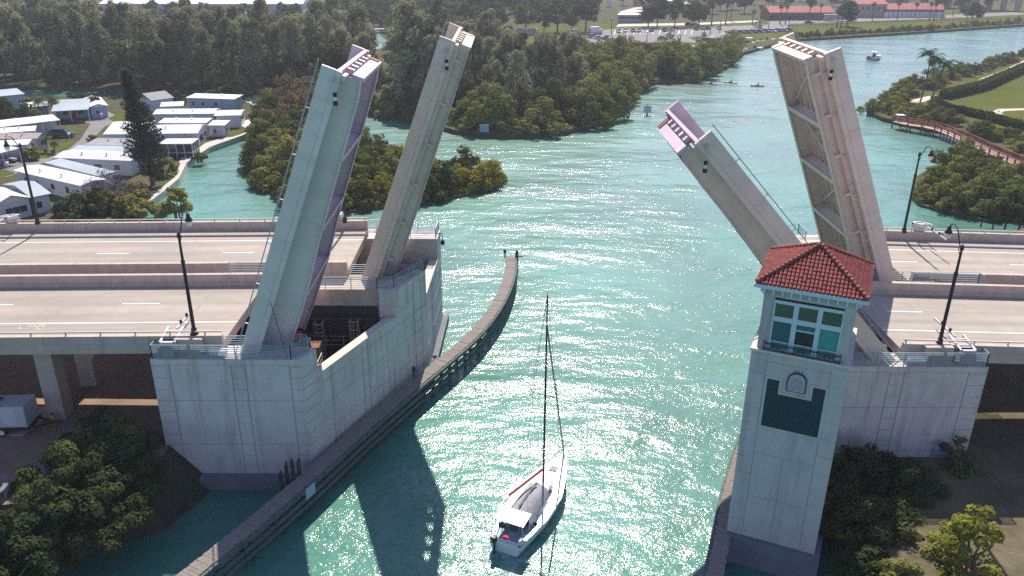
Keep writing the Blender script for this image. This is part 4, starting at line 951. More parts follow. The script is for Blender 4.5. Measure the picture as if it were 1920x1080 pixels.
# sabal palms around the station and the lot
for x, y, s in ((1462, 46, 1.2), (1472, 46, 1.1), (1515, 40, 1.2), (1535, 41, 1.0), (1568, 54, 1.3), (1576, 54, 1.2), (1635, 39, 1.1), (1682, 38, 1.1), (1714, 34, 1.2), (1742, 40, 1.1), (1751, 40, 1.2), (1766, 38, 1.1), (1334, 48, 1.3), (1360, 46, 1.2), (1410, 46, 1.0), (1425, 46, 1.0), (1470, 30, 1.1), (1370, 40, 1.1), (1786, 31, 1.0)):
    q = at(x, y, 1); plant('sabal', 'cabbage_palm', (q.x, q.y, 1.0), 'small round headed palm on the lawns around the red roofed station', 'palm', 'palms around the station', s*1.15)
for x, y, s in ((1588, 50, 1.35), (1812, 40, .95), (1822, 40, 1.0), (1832, 40, .95), (1520, 20, .9), (1440, 12, 1.1), (1350, 20, 1.2), (1372, 18, 1.2), (1330, 25, 1.2), (1300, 30, 1.1), (1395, 25, 1.2), (1405, 8, 1.1), (1240, 25, 1.1), (1560, 12, .9), (1600, 10, 1.0), (1480, 12, 1.0), (1690, 14, 1.1), (1730, 14, 1.1), (1762, 16, 1.2), (1800, 22, 1.2), (1850, 20, 1.3), (1450, 4, 1.3), (1320, 10, 1.2), (1280, 14, 1.1), (1500, 3, 1.3), (1560, 2, 1.3), (1380, 2, 1.3)):
    q = at(x, y, 1); plant('broadleaf', 'broadleaf_tree', (q.x, q.y, 1.0), 'round tree scattered on the lawns near the red roofed station', 'tree', 'scattered trees near the station', s)
for p in scatter([(1130, 14), (1210, 2), (1300, -2), (1620, -4), (1900, -4), (1900, 2), (1600, 4), (1330, 12), (1180, 20)], 22, seed=12)[:60]:
    plant('broadleaf', 'broadleaf_tree', (p[0], p[1], 1.0), 'hazy far tree along the top edge beyond the station', 'tree', 'trees beyond the station', rnd.uniform(.9, 1.3))
# riprap bank weeds along the far right shore
bank = []
for x in range(1475, 1925, 5):
    q = at(x, np.interp(x, [1470, 1500, 1600, 1700, 1920], [79, 72.5, 66.5, 60.5, 45.5])-2.2, 1); bank.append(q)
for q in bank[::1]:
    plant('mangrove', 'bank_bush', (q.x+rnd.uniform(-2, 2), q.y+rnd.uniform(-1, 3), 0.3), 'low weedy bush on the rocky far shore below the road', 'bush', 'weeds on the far rocky shore', rnd.uniform(0.4, 0.62))
# two coconut palms on the island
for (bx_, by_, tx, ty, lean, lab) in ((1724, 197, 1733, 105, 0.6, 'taller straight coconut palm, left of the pair on the golf island'), (1739, 202, 1764, 122, 2.6, 'leaning coconut palm, right of the pair on the golf island')):
    q = at(bx_, by_, 1.0); h = zat(tx, ty, q.y)-1.0
    V, b = make_palm(int(80+bx_), h, 24, 4.6, 0.18, lean, 1.0, 13, 0.15)
    o = wthing('coconut_palm', lab, 'palm', (0, 0, 0)); o['_w'] = 0; o.location = (q.x, q.y, 1.0)
    f = bpy.data.objects.new('frond_crown', leafmesh('frond_crown', V, M['palmleaf'])); COL.objects.link(f); f.parent = o
    b.build('trunk', M['bark'], o, origin=(0, 0, 0))
# norfolk pine
q = at(287, 346, 1.0); h = zat(252, 128, q.y)-1.0
rng = np.random.default_rng(3); b = MB(); b.tube([(0, 0, -0.3), (-0.2, 0, h*.3), (-0.9, 0, h*.7), (-1.6, 0, h)], [0.45, 0.33, 0.2, 0.04], 8); Q = []
nw = 26
for i in range(nw):
    t = 0.10+0.9*i/nw; zc = h*t; xc = -1.6*t*t; R0 = (4.1*(1-t)**0.75+0.3)*(0.8 if t < 0.2 else 1)
    for k in range(7):
        a = i*0.9+k*6.283/7+rng.uniform(-.2, .2); Lb = R0*rng.uniform(0.7, 1.1)
        if rng.random() < (0.35 if t < 0.25 else 0.06): continue
        e = np.array((math.cos(a)*Lb, math.sin(a)*Lb, 0.28*Lb)); s_ = np.array((xc, 0, zc)); m_ = s_+e*0.55+np.array((0, 0, -0.16*Lb))
        b.tube([s_, m_, s_+e], [0.06, 0.045, 0.02], 4)
        nseg = int(26*Lb/2)+6
        for j in range(nseg):
            u = 0.12+0.88*j/nseg; c = s_+e*u+np.array((0, 0, -0.6*Lb*u*(1-u)*0.55)); Q.append(c+rng.normal(size=3)*np.array((.16, .16, .10)))
Q = np.array(Q); V = quads(np.repeat(Q, 3, axis=0)+rng.normal(size=(len(Q)*3, 3))*0.13, 0.17, rng, 2.6, 0.3)
o = thing('norfolk_pine', 'tall dark tiered pine standing alone among the white mobile homes', 'tree', (q.x, q.y, 1.0))
f = bpy.data.objects.new('crown', leafmesh('crown', V, M['pineleaf'])); COL.objects.link(f); f.parent = o
b.build('trunk', M['bark'], o, origin=(0, 0, 0))
# closer trees made with their own crown and trunk
def tree(name, label, cat, loc, kind, m, **kw):
    V, b = kind
    o = thing(name, label, cat, loc)
    f = bpy.data.objects.new('crown', leafmesh('crown', V, M[m])); COL.objects.link(f); f.parent = o
    b.build('trunk', M['bark'], o, origin=(0, 0, 0)); return o
def fine(seed, R, H, ncl, cr, per, size): return make_dome(seed, R, H, ncl, cr, per, size, 1.7)
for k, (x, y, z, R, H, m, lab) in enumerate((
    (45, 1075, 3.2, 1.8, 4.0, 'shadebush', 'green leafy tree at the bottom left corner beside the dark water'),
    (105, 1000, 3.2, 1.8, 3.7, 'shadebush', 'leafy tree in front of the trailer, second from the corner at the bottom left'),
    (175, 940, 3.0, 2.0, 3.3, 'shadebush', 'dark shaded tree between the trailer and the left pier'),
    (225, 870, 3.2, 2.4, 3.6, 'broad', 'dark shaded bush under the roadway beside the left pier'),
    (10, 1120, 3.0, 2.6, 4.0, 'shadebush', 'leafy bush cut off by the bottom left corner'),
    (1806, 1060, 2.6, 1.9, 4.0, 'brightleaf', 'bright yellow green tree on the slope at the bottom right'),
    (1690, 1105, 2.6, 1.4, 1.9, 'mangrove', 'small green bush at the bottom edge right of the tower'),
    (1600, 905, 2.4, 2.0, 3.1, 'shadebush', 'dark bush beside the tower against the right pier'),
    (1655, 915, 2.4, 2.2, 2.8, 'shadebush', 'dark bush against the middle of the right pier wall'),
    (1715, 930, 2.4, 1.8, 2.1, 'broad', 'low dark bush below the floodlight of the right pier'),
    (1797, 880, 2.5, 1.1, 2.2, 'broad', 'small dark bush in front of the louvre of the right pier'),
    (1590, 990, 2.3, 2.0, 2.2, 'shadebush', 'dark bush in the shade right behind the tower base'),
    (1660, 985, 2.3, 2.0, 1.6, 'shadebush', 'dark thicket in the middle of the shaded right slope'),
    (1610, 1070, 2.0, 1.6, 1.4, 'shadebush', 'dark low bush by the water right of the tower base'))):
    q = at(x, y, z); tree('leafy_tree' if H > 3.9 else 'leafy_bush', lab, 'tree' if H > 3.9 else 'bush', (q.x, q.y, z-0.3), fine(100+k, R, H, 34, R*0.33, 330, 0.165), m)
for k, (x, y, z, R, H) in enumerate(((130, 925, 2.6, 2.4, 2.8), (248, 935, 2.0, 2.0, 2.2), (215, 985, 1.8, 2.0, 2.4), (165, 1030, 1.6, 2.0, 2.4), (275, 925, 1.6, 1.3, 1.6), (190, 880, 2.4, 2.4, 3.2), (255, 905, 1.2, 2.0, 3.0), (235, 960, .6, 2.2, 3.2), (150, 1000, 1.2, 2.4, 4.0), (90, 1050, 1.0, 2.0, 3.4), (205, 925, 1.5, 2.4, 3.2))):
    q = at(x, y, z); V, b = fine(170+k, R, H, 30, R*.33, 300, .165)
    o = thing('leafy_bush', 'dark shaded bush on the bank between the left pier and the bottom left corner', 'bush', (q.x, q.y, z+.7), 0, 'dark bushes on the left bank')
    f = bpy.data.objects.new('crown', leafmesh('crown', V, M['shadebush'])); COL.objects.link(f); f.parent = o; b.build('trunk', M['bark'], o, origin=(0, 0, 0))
for x, y, s in ((420, 152, .95), (385, 160, .8), (480, 160, .85), (335, 160, .8), (545, 165, .9), (440, 168, .7), (300, 166, .6), (505, 172, .7), (120, 160, .6), (600, 178, .8)):
    q = at(x, y, 1); plant('mangrove', 'green_tree', (q.x, q.y, 1.0), 'green leafy tree at the front edge of the dark wood behind the canal', 'tree', 'green trees at the foot of the dark wood', s*1.9)
# park shrubs and trees
for k, (x, y, R, H, m, lab) in enumerate((
    (335, 405, 2.0, 4.2, 'mangrove', 'green tree poking up behind the far left rail by the canal'),
    (255, 400, 2.8, 2.8, 'mangrove', 'low green bush behind the far left rail near the striped gate'),
    (140, 405, 2.6, 2.6, 'broad', 'dark green hedge bush behind the far left rail'),
    (195, 398, 2.6, 3.6, 'mangrove', 'green bush below the bare purple shrub'),
    (205, 372, 3.0, 3.6, 'twig', 'bare purple grey shrub in front of the pine'),
    (240, 388, 3.0, 3.0, 'brownleaf', 'brown bare shrub beside the canal wall'),
    (180, 213, 2.2, 3.4, 'brownleaf', 'round brown shrub by the red door house'),
    (60, 232, 2.6, 4.6, 'broad', 'leafy tree beside the carport roof at the left edge'),
    (10, 218, 2.6, 4.0, 'broad', 'grey green bush at the left edge by the blue house'),
    (455, 186, 1.6, 3.2, 'mangrove', 'small tree at the end of the canal lot'),
    (395, 195, 2.2, 1.6, 'broad', 'dark low shrub beside the small white shed roof'),
    (445, 228, 1.2, 1.6, 'broad', 'small shrub on the white canal terrace'),
    (495, 218, 1.3, 1.8, 'broad', 'round shrub at the corner of the canal lawn'),
    (150, 198, 2.0, 3.0, 'broad', 'dark shrub behind the teal roofed porch house'),
    (335, 196, 1.8, 3.0, 'broad', 'dark shrub between the grey hipped house and the canal homes'),
    (248, 222, 1.5, 2.4, 'mangrove', 'green shrub at the street corner lawn left of the pine'),
    (178, 272, 1.2, 1.8, 'brightleaf', 'small bright shrub beside the grey flat roof'),
    (140, 318, 1.6, 2.2, 'broad', 'dark shrub between the ribbed roof home and the slanting white home'),
    (58, 300, 1.4, 2.2, 'mangrove', 'green shrub beside the silver carport'),
    (375, 300, 1.0, 1.4, 'broad', 'low dark shrub on the canal terrace by the screened porch'),
    (312, 330, 1.8, 3.0, 'mangrove', 'yellow green bush at the foot of the pine'))):
    q = at(x, y, 0.9); tree('garden_shrub', lab, 'shrub', (q.x, q.y, 0.8), fine(140+k, R, H, 30, R*0.36, 75, 0.34 if m != 'twig' else 0.16), m)
for x, y, s, lab in ((75, 225, 1.0, 'palm with drooping fronds left of the red door house, the left of two'), (100, 222, .95, 'palm with drooping fronds left of the red door house, the right of two'), (88, 285, .55, 'small palm on the lawn by the parked dark car'), (102, 288, .5, 'thin small palm beside the lawn table')):
    q = at(x, y, .9); V, b = make_palm(int(200+x), 4.6*s, 20, 3.0*s, 0.14, 0.3, 1.3, 11); tree('garden_palm', lab, 'palm', (q.x, q.y, 0.9), (V, b), 'palmleaf')
# clipped hedges on the golf island
def hedge(label, pl, wd, hh, seed):
    rng = np.random.default_rng(seed); P = []
    w_ = [at(x, y, 1.06) for x, y in pl]
    for p, q in zip(w_[:-1], w_[1:]):
        L = (q-p).length; n = int(L*55); t = rng.random(n)[:, None]; c = np.array(p)[None]*(1-t)+np.array(q)[None]*t
        d = (q-p).normalized(); s = np.array((-d.y, d.x, 0))
        face = rng.random(n); off = np.where(face < .5, rng.uniform(-.5, .5, n), np.sign(rng.uniform(-1, 1, n))*0.5); zz = np.where(face < .5, hh, rng.uniform(0.05, hh, n))
        P.append(c+s[None]*(off*wd)[:, None]+np.stack([0*zz, 0*zz, zz], 1)+rng.normal(size=(n, 3))*0.07)
    P = np.concatenate(P); V = quads(P, 0.5, rng, 1.2, 0.2)
    core = MB()
    for p, q in zip(w_[:-1], w_[1:]): core.bar((p.x, p.y, 1+hh*0.45), (q.x, q.y, 1+hh*0.45), wd*0.85, hh*0.9)
    me = leafmesh('hedge', V, M['hedge'], core, M['hedge']); o = bpy.data.objects.new('hedge', me); COL.objects.link(o)
    props(o, label, 'hedge')
hedge('dark clipped hedge winding across the golf lawn to the right edge', [(1768, 185), (1800, 178), (1840, 168), (1880, 150), (1930, 128)], 2.6, 2.2, 5)
hedge('clipped hedge curving along the near side of the golf lawn', [(1753, 192), (1756, 200), (1775, 208), (1810, 215), (1850, 224), (1890, 236), (1935, 246)], 2.2, 1.6, 6)
# ------------------------------------------------------------------ mobile homes
M['roof_w'] = mat('white metal roof', (0.74, 0.75, 0.76), 0.5, 0.05, 0.7, grime=0.2)
M['roof_g'] = mat('grey felt roof', (0.30, 0.30, 0.32), 0.85, 0.15, 0.8, grime=0.3)
M['roof_b'] = mat('pale blue grey roof', (0.36, 0.43, 0.46), 0.6, 0.1, 0.8, grime=0.3)
M['roof_t'] = mat('tan weathered roof', (0.36, 0.33, 0.30), 0.8, 0.2, 0.8, grime=0.4)
def ribbed(name, ca, cb, pitch):
    m, nt, out = new_mat(name); L = nt.links.new; tc = N(nt, 'ShaderNodeTexCoord'); wv = N(nt, 'ShaderNodeTexWave', Scale=pitch, Distortion=0.0); wv.bands_direction = 'X'
    L(tc.outputs['Object'], wv.inputs['Vector']); mx = N(nt, 'ShaderNodeMix', data_type='RGBA'); mx.inputs['A'].default_value = c4(ca); mx.inputs['B'].default_value = c4(cb); L(wv.outputs['Fac'], mx.inputs['Factor'])
    bs = N(nt, 'ShaderNodeBsdfPrincipled', Roughness=0.5); L(mx.outputs['Result'], bs.inputs['Base Color'])
    bp = N(nt, 'ShaderNodeBump', Distance=0.04); L(wv.outputs['Fac'], bp.inputs['Height']); L(bp.outputs[0], bs.inputs['Normal']); L(bs.outputs[0], out.inputs[0]); return m
M['roof_s'] = ribbed('ribbed metal roof', (0.42, 0.44, 0.45), (0.68, 0.70, 0.71), 0.55)
M['wall_w'] = mat('white siding', (0.60, 0.62, 0.66), 0.7, 0.05, 0.6, grime=0.2)
M['wall_b'] = mat('pale blue siding', (0.34, 0.46, 0.55), 0.7, 0.06, 0.6, grime=0.2)
M['wall_g'] = mat('grey siding', (0.40, 0.42, 0.44), 0.7, 0.06, 0.6, grime=0.2)
M['wall_t'] = mat('teal siding', (0.25, 0.42, 0.45), 0.7, 0.06, 0.6, grime=0.2)
M['glassdark'] = glass('dark house glass', (0.03, 0.045, 0.06), 0.1)
M['doorred'] = mat('red door', (0.35, 0.02, 0.025), 0.5, 0.05, 2)
M['tan'] = mat('tan stucco', (0.45, 0.34, 0.26), 0.8, 0.1, 0.6)
M['brick'] = mat('brown brick', (0.26, 0.12, 0.08), 0.85, 0.15, 1.0)
M['redroof'] = mat('red clay roof', (0.38, 0.12, 0.10), 0.75, 0.15, 0.6, grime=0.2)
def home(label, pa, pb, depth, rise, roof, wall, wins=(), flat=False, eave=2.7, over=0.35, gz=0.9, open_front=False, name='mobile_home', cat='house', ends=(), door=None, gable='x', doorm='wall_b', skew=0.0):
    """pa, pb: photo points of the eave's left and right ends on the side facing the camera"""
    za = gz+eave; a, c = at(*pa, za), at(*pb, za); a.z = c.z = 0
    ax = (c-a); Lw = ax.length; ang = math.atan2(ax.y, ax.x)
    o = thing(name, label, cat, (a.x, a.y, gz), ang)
    b = MB()
    if open_front:
        b.box(0.1, Lw-0.1, depth*0.55, depth-0.1, -0.2, eave)
        for x in np.linspace(0.15, Lw-0.15, max(2, int(Lw/3)+1)): MB().box(x-0.06, x+0.06, 0.1, 0.22, -0.2, eave).build('post', M['white'], o)
    else: b.box(over, Lw-over, over, depth-over, -0.3, eave)
    b.build('wall', M[wall], o)
    b = MB(); t = 0.14
    if flat:
        b.hexa([(0, 0, eave), (Lw, 0, eave), (Lw, depth, eave+rise), (0, depth, eave+rise), (0, 0, eave+t), (Lw, 0, eave+t), (Lw, depth, eave+rise+t), (0, depth, eave+rise+t)])
    elif gable == 'x':
        h = depth/2
        b.hexa([(0, 0, eave), (Lw, 0, eave), (Lw, h, eave+rise), (0, h, eave+rise), (0, 0, eave+t), (Lw, 0, eave+t), (Lw, h, eave+rise+t), (0, h, eave+rise+t)])
        b.hexa([(0, h, eave+rise), (Lw, h, eave+rise), (Lw, depth, eave), (0, depth, eave), (0, h, eave+rise+t), (Lw, h, eave+rise+t), (Lw, depth, eave+t), (0, depth, eave+t)])
        for x0, x1 in ((over, over+0.1), (Lw-over-0.1, Lw-over)):
            b.prism([(over, eave), (depth-over, eave), (h, eave+rise*0.92)], x0, x1); 
            for i in range(len(b.v)-6, len(b.v)): q_ = b.v[i]; b.v[i] = (q_[2], q_[0], q_[1])
    else:
        h = Lw/2
        b.hexa([(0, 0, eave), (h, 0, eave+rise), (h, depth, eave+rise), (0, depth, eave), (0, 0, eave+t), (h, 0, eave+rise+t), (h, depth, eave+rise+t), (0, depth, eave+t)])
        b.hexa([(h, 0, eave+rise), (Lw, 0, eave), (Lw, depth, eave), (h, depth, eave+rise), (h, 0, eave+rise+t), (Lw, 0, eave+t), (Lw, depth, eave+t), (h, depth, eave+rise+t)])
        b.prism([(over, eave), (Lw-over, eave), (h, eave+rise*0.92)], over, over+0.1)
        for i in range(len(b.v)-6, len(b.v)): q_ = b.v[i]; b.v[i] = (q_[0], q_[2], q_[1])
    rf = b.build('roof', M[roof], o, fix=True)
    yw = over if not open_front else depth*0.55
    for (f0, f1, z0, z1) in wins:
        fr = MB().box(Lw*f0-0.06, Lw*f1+0.06, yw-0.05, yw+0.02, z0-0.06, z1+0.06).build('window', M['white'], o)
        k = max(1, int((f1-f0)*Lw/0.9)); p = MB()
        for i in range(k):
            w0 = Lw*f0+(f1-f0)*Lw*i/k; w1 = Lw*f0+(f1-f0)*Lw*(i+1)/k; p.box(w0+0.03, w1-0.03, yw-0.07, yw-0.04, z0, z1)
        p.build('pane', M['glassdark'], fr)
    for (f0, f1, z0, z1) in ends:                                    # windows in the right end wall
        fr = MB().box(Lw-over-0.02, Lw-over+0.05, depth*f0, depth*f1, z0, z1).build('window', M['white'], o)
        MB().box(Lw-over+0.03, Lw-over+0.07, depth*f0+0.06, depth*f1-0.06, z0+0.06, z1-0.06).build('pane', M['glassdark'], fr)
    if roof in ('roof_w', 'roof_g', 'roof_t', 'roof_s') and Lw > 8 and not open_front:
        for f_ in (0.3, 0.62):
            MB().lathe([(.12, 0), (.12, .45), (.2, .47), (.2, .58), (.05, .62)], (Lw*f_, depth*(.62 if flat else .3), eave+rise*(.6)+.08), 8).build('roof_vent', M['galv'], o)
        MB().box(Lw*.45, Lw*.45+.9, over-.75, over-.1, 0.0, .85).build('air_conditioner', M['galv'], o)
    if door: MB().box(Lw*door-0.45, Lw*door+0.45, yw-0.07, yw+0.02, 0.05, 2.1).build('door', M[doorm], o)
    return o
home('white and blue grey gabled house with a band of dark windows behind the striped gate', (-12, 388), (60, 372), 9.0, 1.0, 'roof_w', 'wall_w', [(0.28, 0.85, 0.9, 1.9)], gable='y')
home('blue grey roofed wing beside the gabled house at the left edge', (58, 372), (97, 364), 11.0, 0.9, 'roof_b', 'wall_w', [(0.2, 0.5, 0.9, 1.9)], gable='x')
home('long white mobile home slanting towards the bare purple shrub', (25, 321), (151, 350), 4.6, 0.35, 'roof_w', 'wall_w', [(0.12, 0.17, 1.0, 1.9), (0.28, 0.34, 0.9, 1.8), (0.52, 0.58, 1.0, 1.9), (0.74, 0.79, 0.9, 2.0)], flat=False, ends=[(0.3, 0.6, 1, 1.9)])
home('low home with a ribbed silver roof left of the pine', (99, 297), (246, 303), 6.2, 0.5, 'roof_s', 'wall_w', [(0.06, 0.12, 1.0, 1.9), (0.16, 0.28, 1.0, 1.9), (0.5, 0.6, 1, 1.9), (0.75, 0.83, 1, 1.9)])
home('flat grey felt roofed home between the ribbed roof and the white roofs', (157, 273), (262, 275), 5.0, 0.25, 'roof_g', 'wall_b', [(0.2, 0.35, 1.0, 1.9), (0.6, 0.75, 1.0, 1.9)], flat=True)
home('broad white roofed double home behind the pine', (193, 253), (371, 251), 8.8, 0.9, 'roof_w', 'wall_w', [(0.05, 0.1, 1, 1.9), (0.62, 0.68, 1, 1.9), (0.8, 0.86, 1, 1.9)], ends=[(0.2, 0.5, 0.5, 2.0), (0.6, 0.8, 1.0, 1.9)])
home('narrow white strip roof just behind the broad double home', (296, 231), (388, 231), 4.0, 0.2, 'roof_w', 'wall_w', [(0.85, 0.92, 1, 1.8)], flat=True)
home('small white canal shed with one window at the end of the white homes', (389, 236), (422, 236), 4.2, 0.25, 'roof_w', 'wall_w', [(0.28, 0.42, 0.9, 1.7)], flat=True, eave=2.5, name='garden_shed', cat='shed', ends=[(0.3, 0.6, 0.9, 1.7)])
home('long white home with a pale blue front under the second row of roofs', (286, 215), (402, 214), 6.2, 0.5, 'roof_w', 'wall_b', [(0.1, 0.2, 1, 1.9), (0.3, 0.4, 1, 1.9), (0.62, 0.68, 1, 1.9)])
home('white canal home with a grey white roof beside the terrace', (401, 218), (452, 217), 6.5, 0.4, 'roof_w', 'wall_w', [(0.2, 0.5, 1, 1.9)], ends=[(0.2, 0.7, 0.6, 2)])
home('pale blue home with a flat white roof along the back canal', (348, 184), (440, 187), 5.0, 0.25, 'roof_w', 'wall_b', [(0.1, 0.16, 1, 1.9), (0.3, 0.36, 1, 1.9), (0.55, 0.63, 1, 1.9)], flat=True)
home('grey hipped house with a small gabled end behind the pine', (284, 190), (327, 184), 8.0, 1.3, 'roof_g', 'wall_w', [(0.6, 0.8, 1, 1.9)], ends=[(0.3, 0.6, 1, 1.9)])
home('teal roofed porch house with a red door at the street end', (96, 210), (166, 206), 9.5, 1.0, 'roof_b', 'wall_t', [(0.22, 0.36, 0.9, 2.0), (0.62, 0.78, 0.9, 2.0)], flat=True, door=0.5, open_front=True, doorm='doorred')
home('white roofed home beside the red door porch', (167, 202), (203, 199), 13.0, 0.6, 'roof_w', 'wall_b', [(0.3, 0.5, 1.0, 1.9)], gable='y')
home('blue two tone house with a flat roof at the far left edge', (-25, 184), (47, 177), 8.0, 0.4, 'roof_b', 'wall_b', [(0.3, 0.36, 1.2, 2.2), (0.55, 0.62, 1.2, 2.2), (0.8, 0.88, 1.2, 2.2)], flat=True, eave=3.4)
home('white open carport roof at the left edge beside the leafy tree', (-25, 242), (113, 226), 6.0, 0.3, 'roof_w', 'wall_w', (), flat=True, open_front=True, name='carport', cat='carport')
home('weathered tan roofed home at the left edge above the carports', (-20, 262), (70, 261), 5.0, 0.6, 'roof_t', 'wall_g', [(0.75, 0.9, 1, 1.9)], ends=[(0.3, 0.6, 1, 1.9)])
home('low white flat roof at the left edge below the tan roof', (-20, 276), (52, 272), 4.0, 0.2, 'roof_w', 'wall_w', (), flat=True)
home('ribbed silver carport with thin white posts at the left edge', (-30, 296), (38, 279), 6.0, 0.4, 'roof_s', 'wall_w', (), flat=True, open_front=True, name='carport', cat='carport')
home('pale flat roofed home peeping out between the palms and the blue house', (40, 203), (92, 199), 5.0, 0.3, 'roof_w', 'wall_b', [(0.4, 0.6, 1, 1.9)], flat=True)
home('white flat annex roof between the grey hipped house and the canal homes', (300, 201), (344, 199), 4.5, 0.25, 'roof_w', 'wall_b', [(0.3, 0.6, 1, 1.9)], flat=True)
home('narrow grey roofed annex tucked behind the ribbed roof home', (130, 283), (240, 285), 3.2, 0.2, 'roof_b', 'wall_w', [(0.2, 0.3, 1, 1.9)], flat=True)
home('white awning roof along the side of the slanting white home', (82, 306), (186, 332), 3.0, 0.15, 'roof_b', 'wall_w', (), flat=True, eave=2.5)
home('white home along the street behind the pine trunk', (206, 238), (282, 236), 5.0, 0.35, 'roof_w', 'wall_w', [(0.2, 0.4, 1, 1.9)])
home('white roofed home low at the left edge behind the carports', (-20, 252), (66, 246), 4.0, 0.25, 'roof_w', 'wall_b', [(0.6, 0.8, 1, 1.9)], flat=True)
# screened porch by the canal
q = at(302, 296, .9); o = thing('screen_porch', 'screened canal porch with a white roof and dark mesh walls', 'porch', (q.x, q.y, 0.9), 0.06)
MB().box(0, 6.2, 0, 4.4, 2.6, 2.78).build('roof', M['roof_w'], o)
MB().box(0.15, 6.05, 0.15, 4.25, 0, 2.55).build('screen', M['glassdark'], o)
b = MB()
for x in (0.08, 1.6, 3.1, 4.6, 6.12):
    for y in (0.08, 4.32): MB().box(x-.06, x+.06, y-.06, y+.06, 0, 2.6).build('post', M['white'], o)
for y in (1.5, 2.9): MB().box(6.06, 6.18, y-.06, y+.06, 0, 2.6).build('post', M['white'], o)
b.box(0.1, 6.1, 0.05, 0.12, 0.9, 1.0); b.box(6.08, 6.15, 0.1, 4.3, 0.9, 1.0); b.build('rail', M['white'], o)
# canal wall, terraces, lawns of the park
b = MB(); wp = [tuple(at(x, y, 1.0)[:2]) for x, y in [(258, 392), (300, 361), (330, 336), (345, 306), (390, 276), (475, 246), (512, 216), (470, 193), (430, 185)]]
for p, q in zip(wp[:-1], wp[1:]): b.bar((p[0], p[1], 0.3), (q[0], q[1], 0.3), 1.0, 1.7)
props(b.build('canal_wall', M['seawall']), 'pale concrete canal wall along the edge of the mobile home park', 'seawall')
M['seawall_d'] = M['seawall']
sheet('canal_terrace', [(335, 305), (350, 306), (392, 278), (440, 258), (438, 252), (385, 268), (365, 283), (345, 290)], 0.98, M['path'])
sheet('canal_patio', [(446, 232), (462, 240), (505, 232), (508, 214), (490, 214), (470, 222)], 0.98, M['roof_w'])
sheet('canal_lawn', [(468, 215), (500, 214), (508, 206), (480, 196), (468, 194)], 0.99, M['grass'])
sheet('canal_lawn', [(385, 262), (395, 252), (425, 252), (445, 240), (460, 245), (440, 256)], 0.99, M['grass'])
sheet('street_lawn', [(90, 245), (130, 236), (148, 240), (150, 250), (135, 254), (100, 252)], 0.99, M['grass'])
sheet('street_lawn', [(60, 285), (100, 270), (138, 262), (138, 270), (110, 285), (90, 296), (55, 298)], 0.99, M['grass'])
sheet('street_lawn', [(203, 222), (222, 212), (240, 214), (238, 226), (215, 229)], 0.99, M['grass'])
sheet('street_lawn', [(-20, 334), (0, 318), (25, 322), (28, 326), (0, 333)], 0.99, M['grass'])
# lawn table and mailboxes
q = at(92, 288, .9); o = thing('garden_table', 'small brown table set on the lawn by the parked dark car', 'table', (q.x, q.y, 1.0)); MB().box(-.9, .9, -.4, .4, .7, .78).build('table_top', M['wood'], o)
for x in (-.7, .7): MB().box(x-.06, x+.06, -.35, .35, 0, .7).build('leg', M['wood'], o)
for x, y, lab in ((131, 262, 'white mailbox on a post by the parked dark car'), (192, 224, 'white mailbox on a post beside the brown round shrub'), (16, 318, 'blue mailbox on the lawn at the left edge')):
    q = at(x, y, .9); o = thing('mailbox', lab, 'mailbox', (q.x, q.y, 0.95)); MB().box(-.05, .05, -.05, .05, 0, 1.0).build('post', M['white'], o)
    b = MB(); b.prism([(-.2, 1.0), (.2, 1.0), (.2, 1.25), (.12, 1.38), (-.12, 1.38), (-.2, 1.25)], -.3, .3); b.v = [(p[0], p[2], p[1]) for p in b.v]; b.build('box', M['white'], o, fix=True)
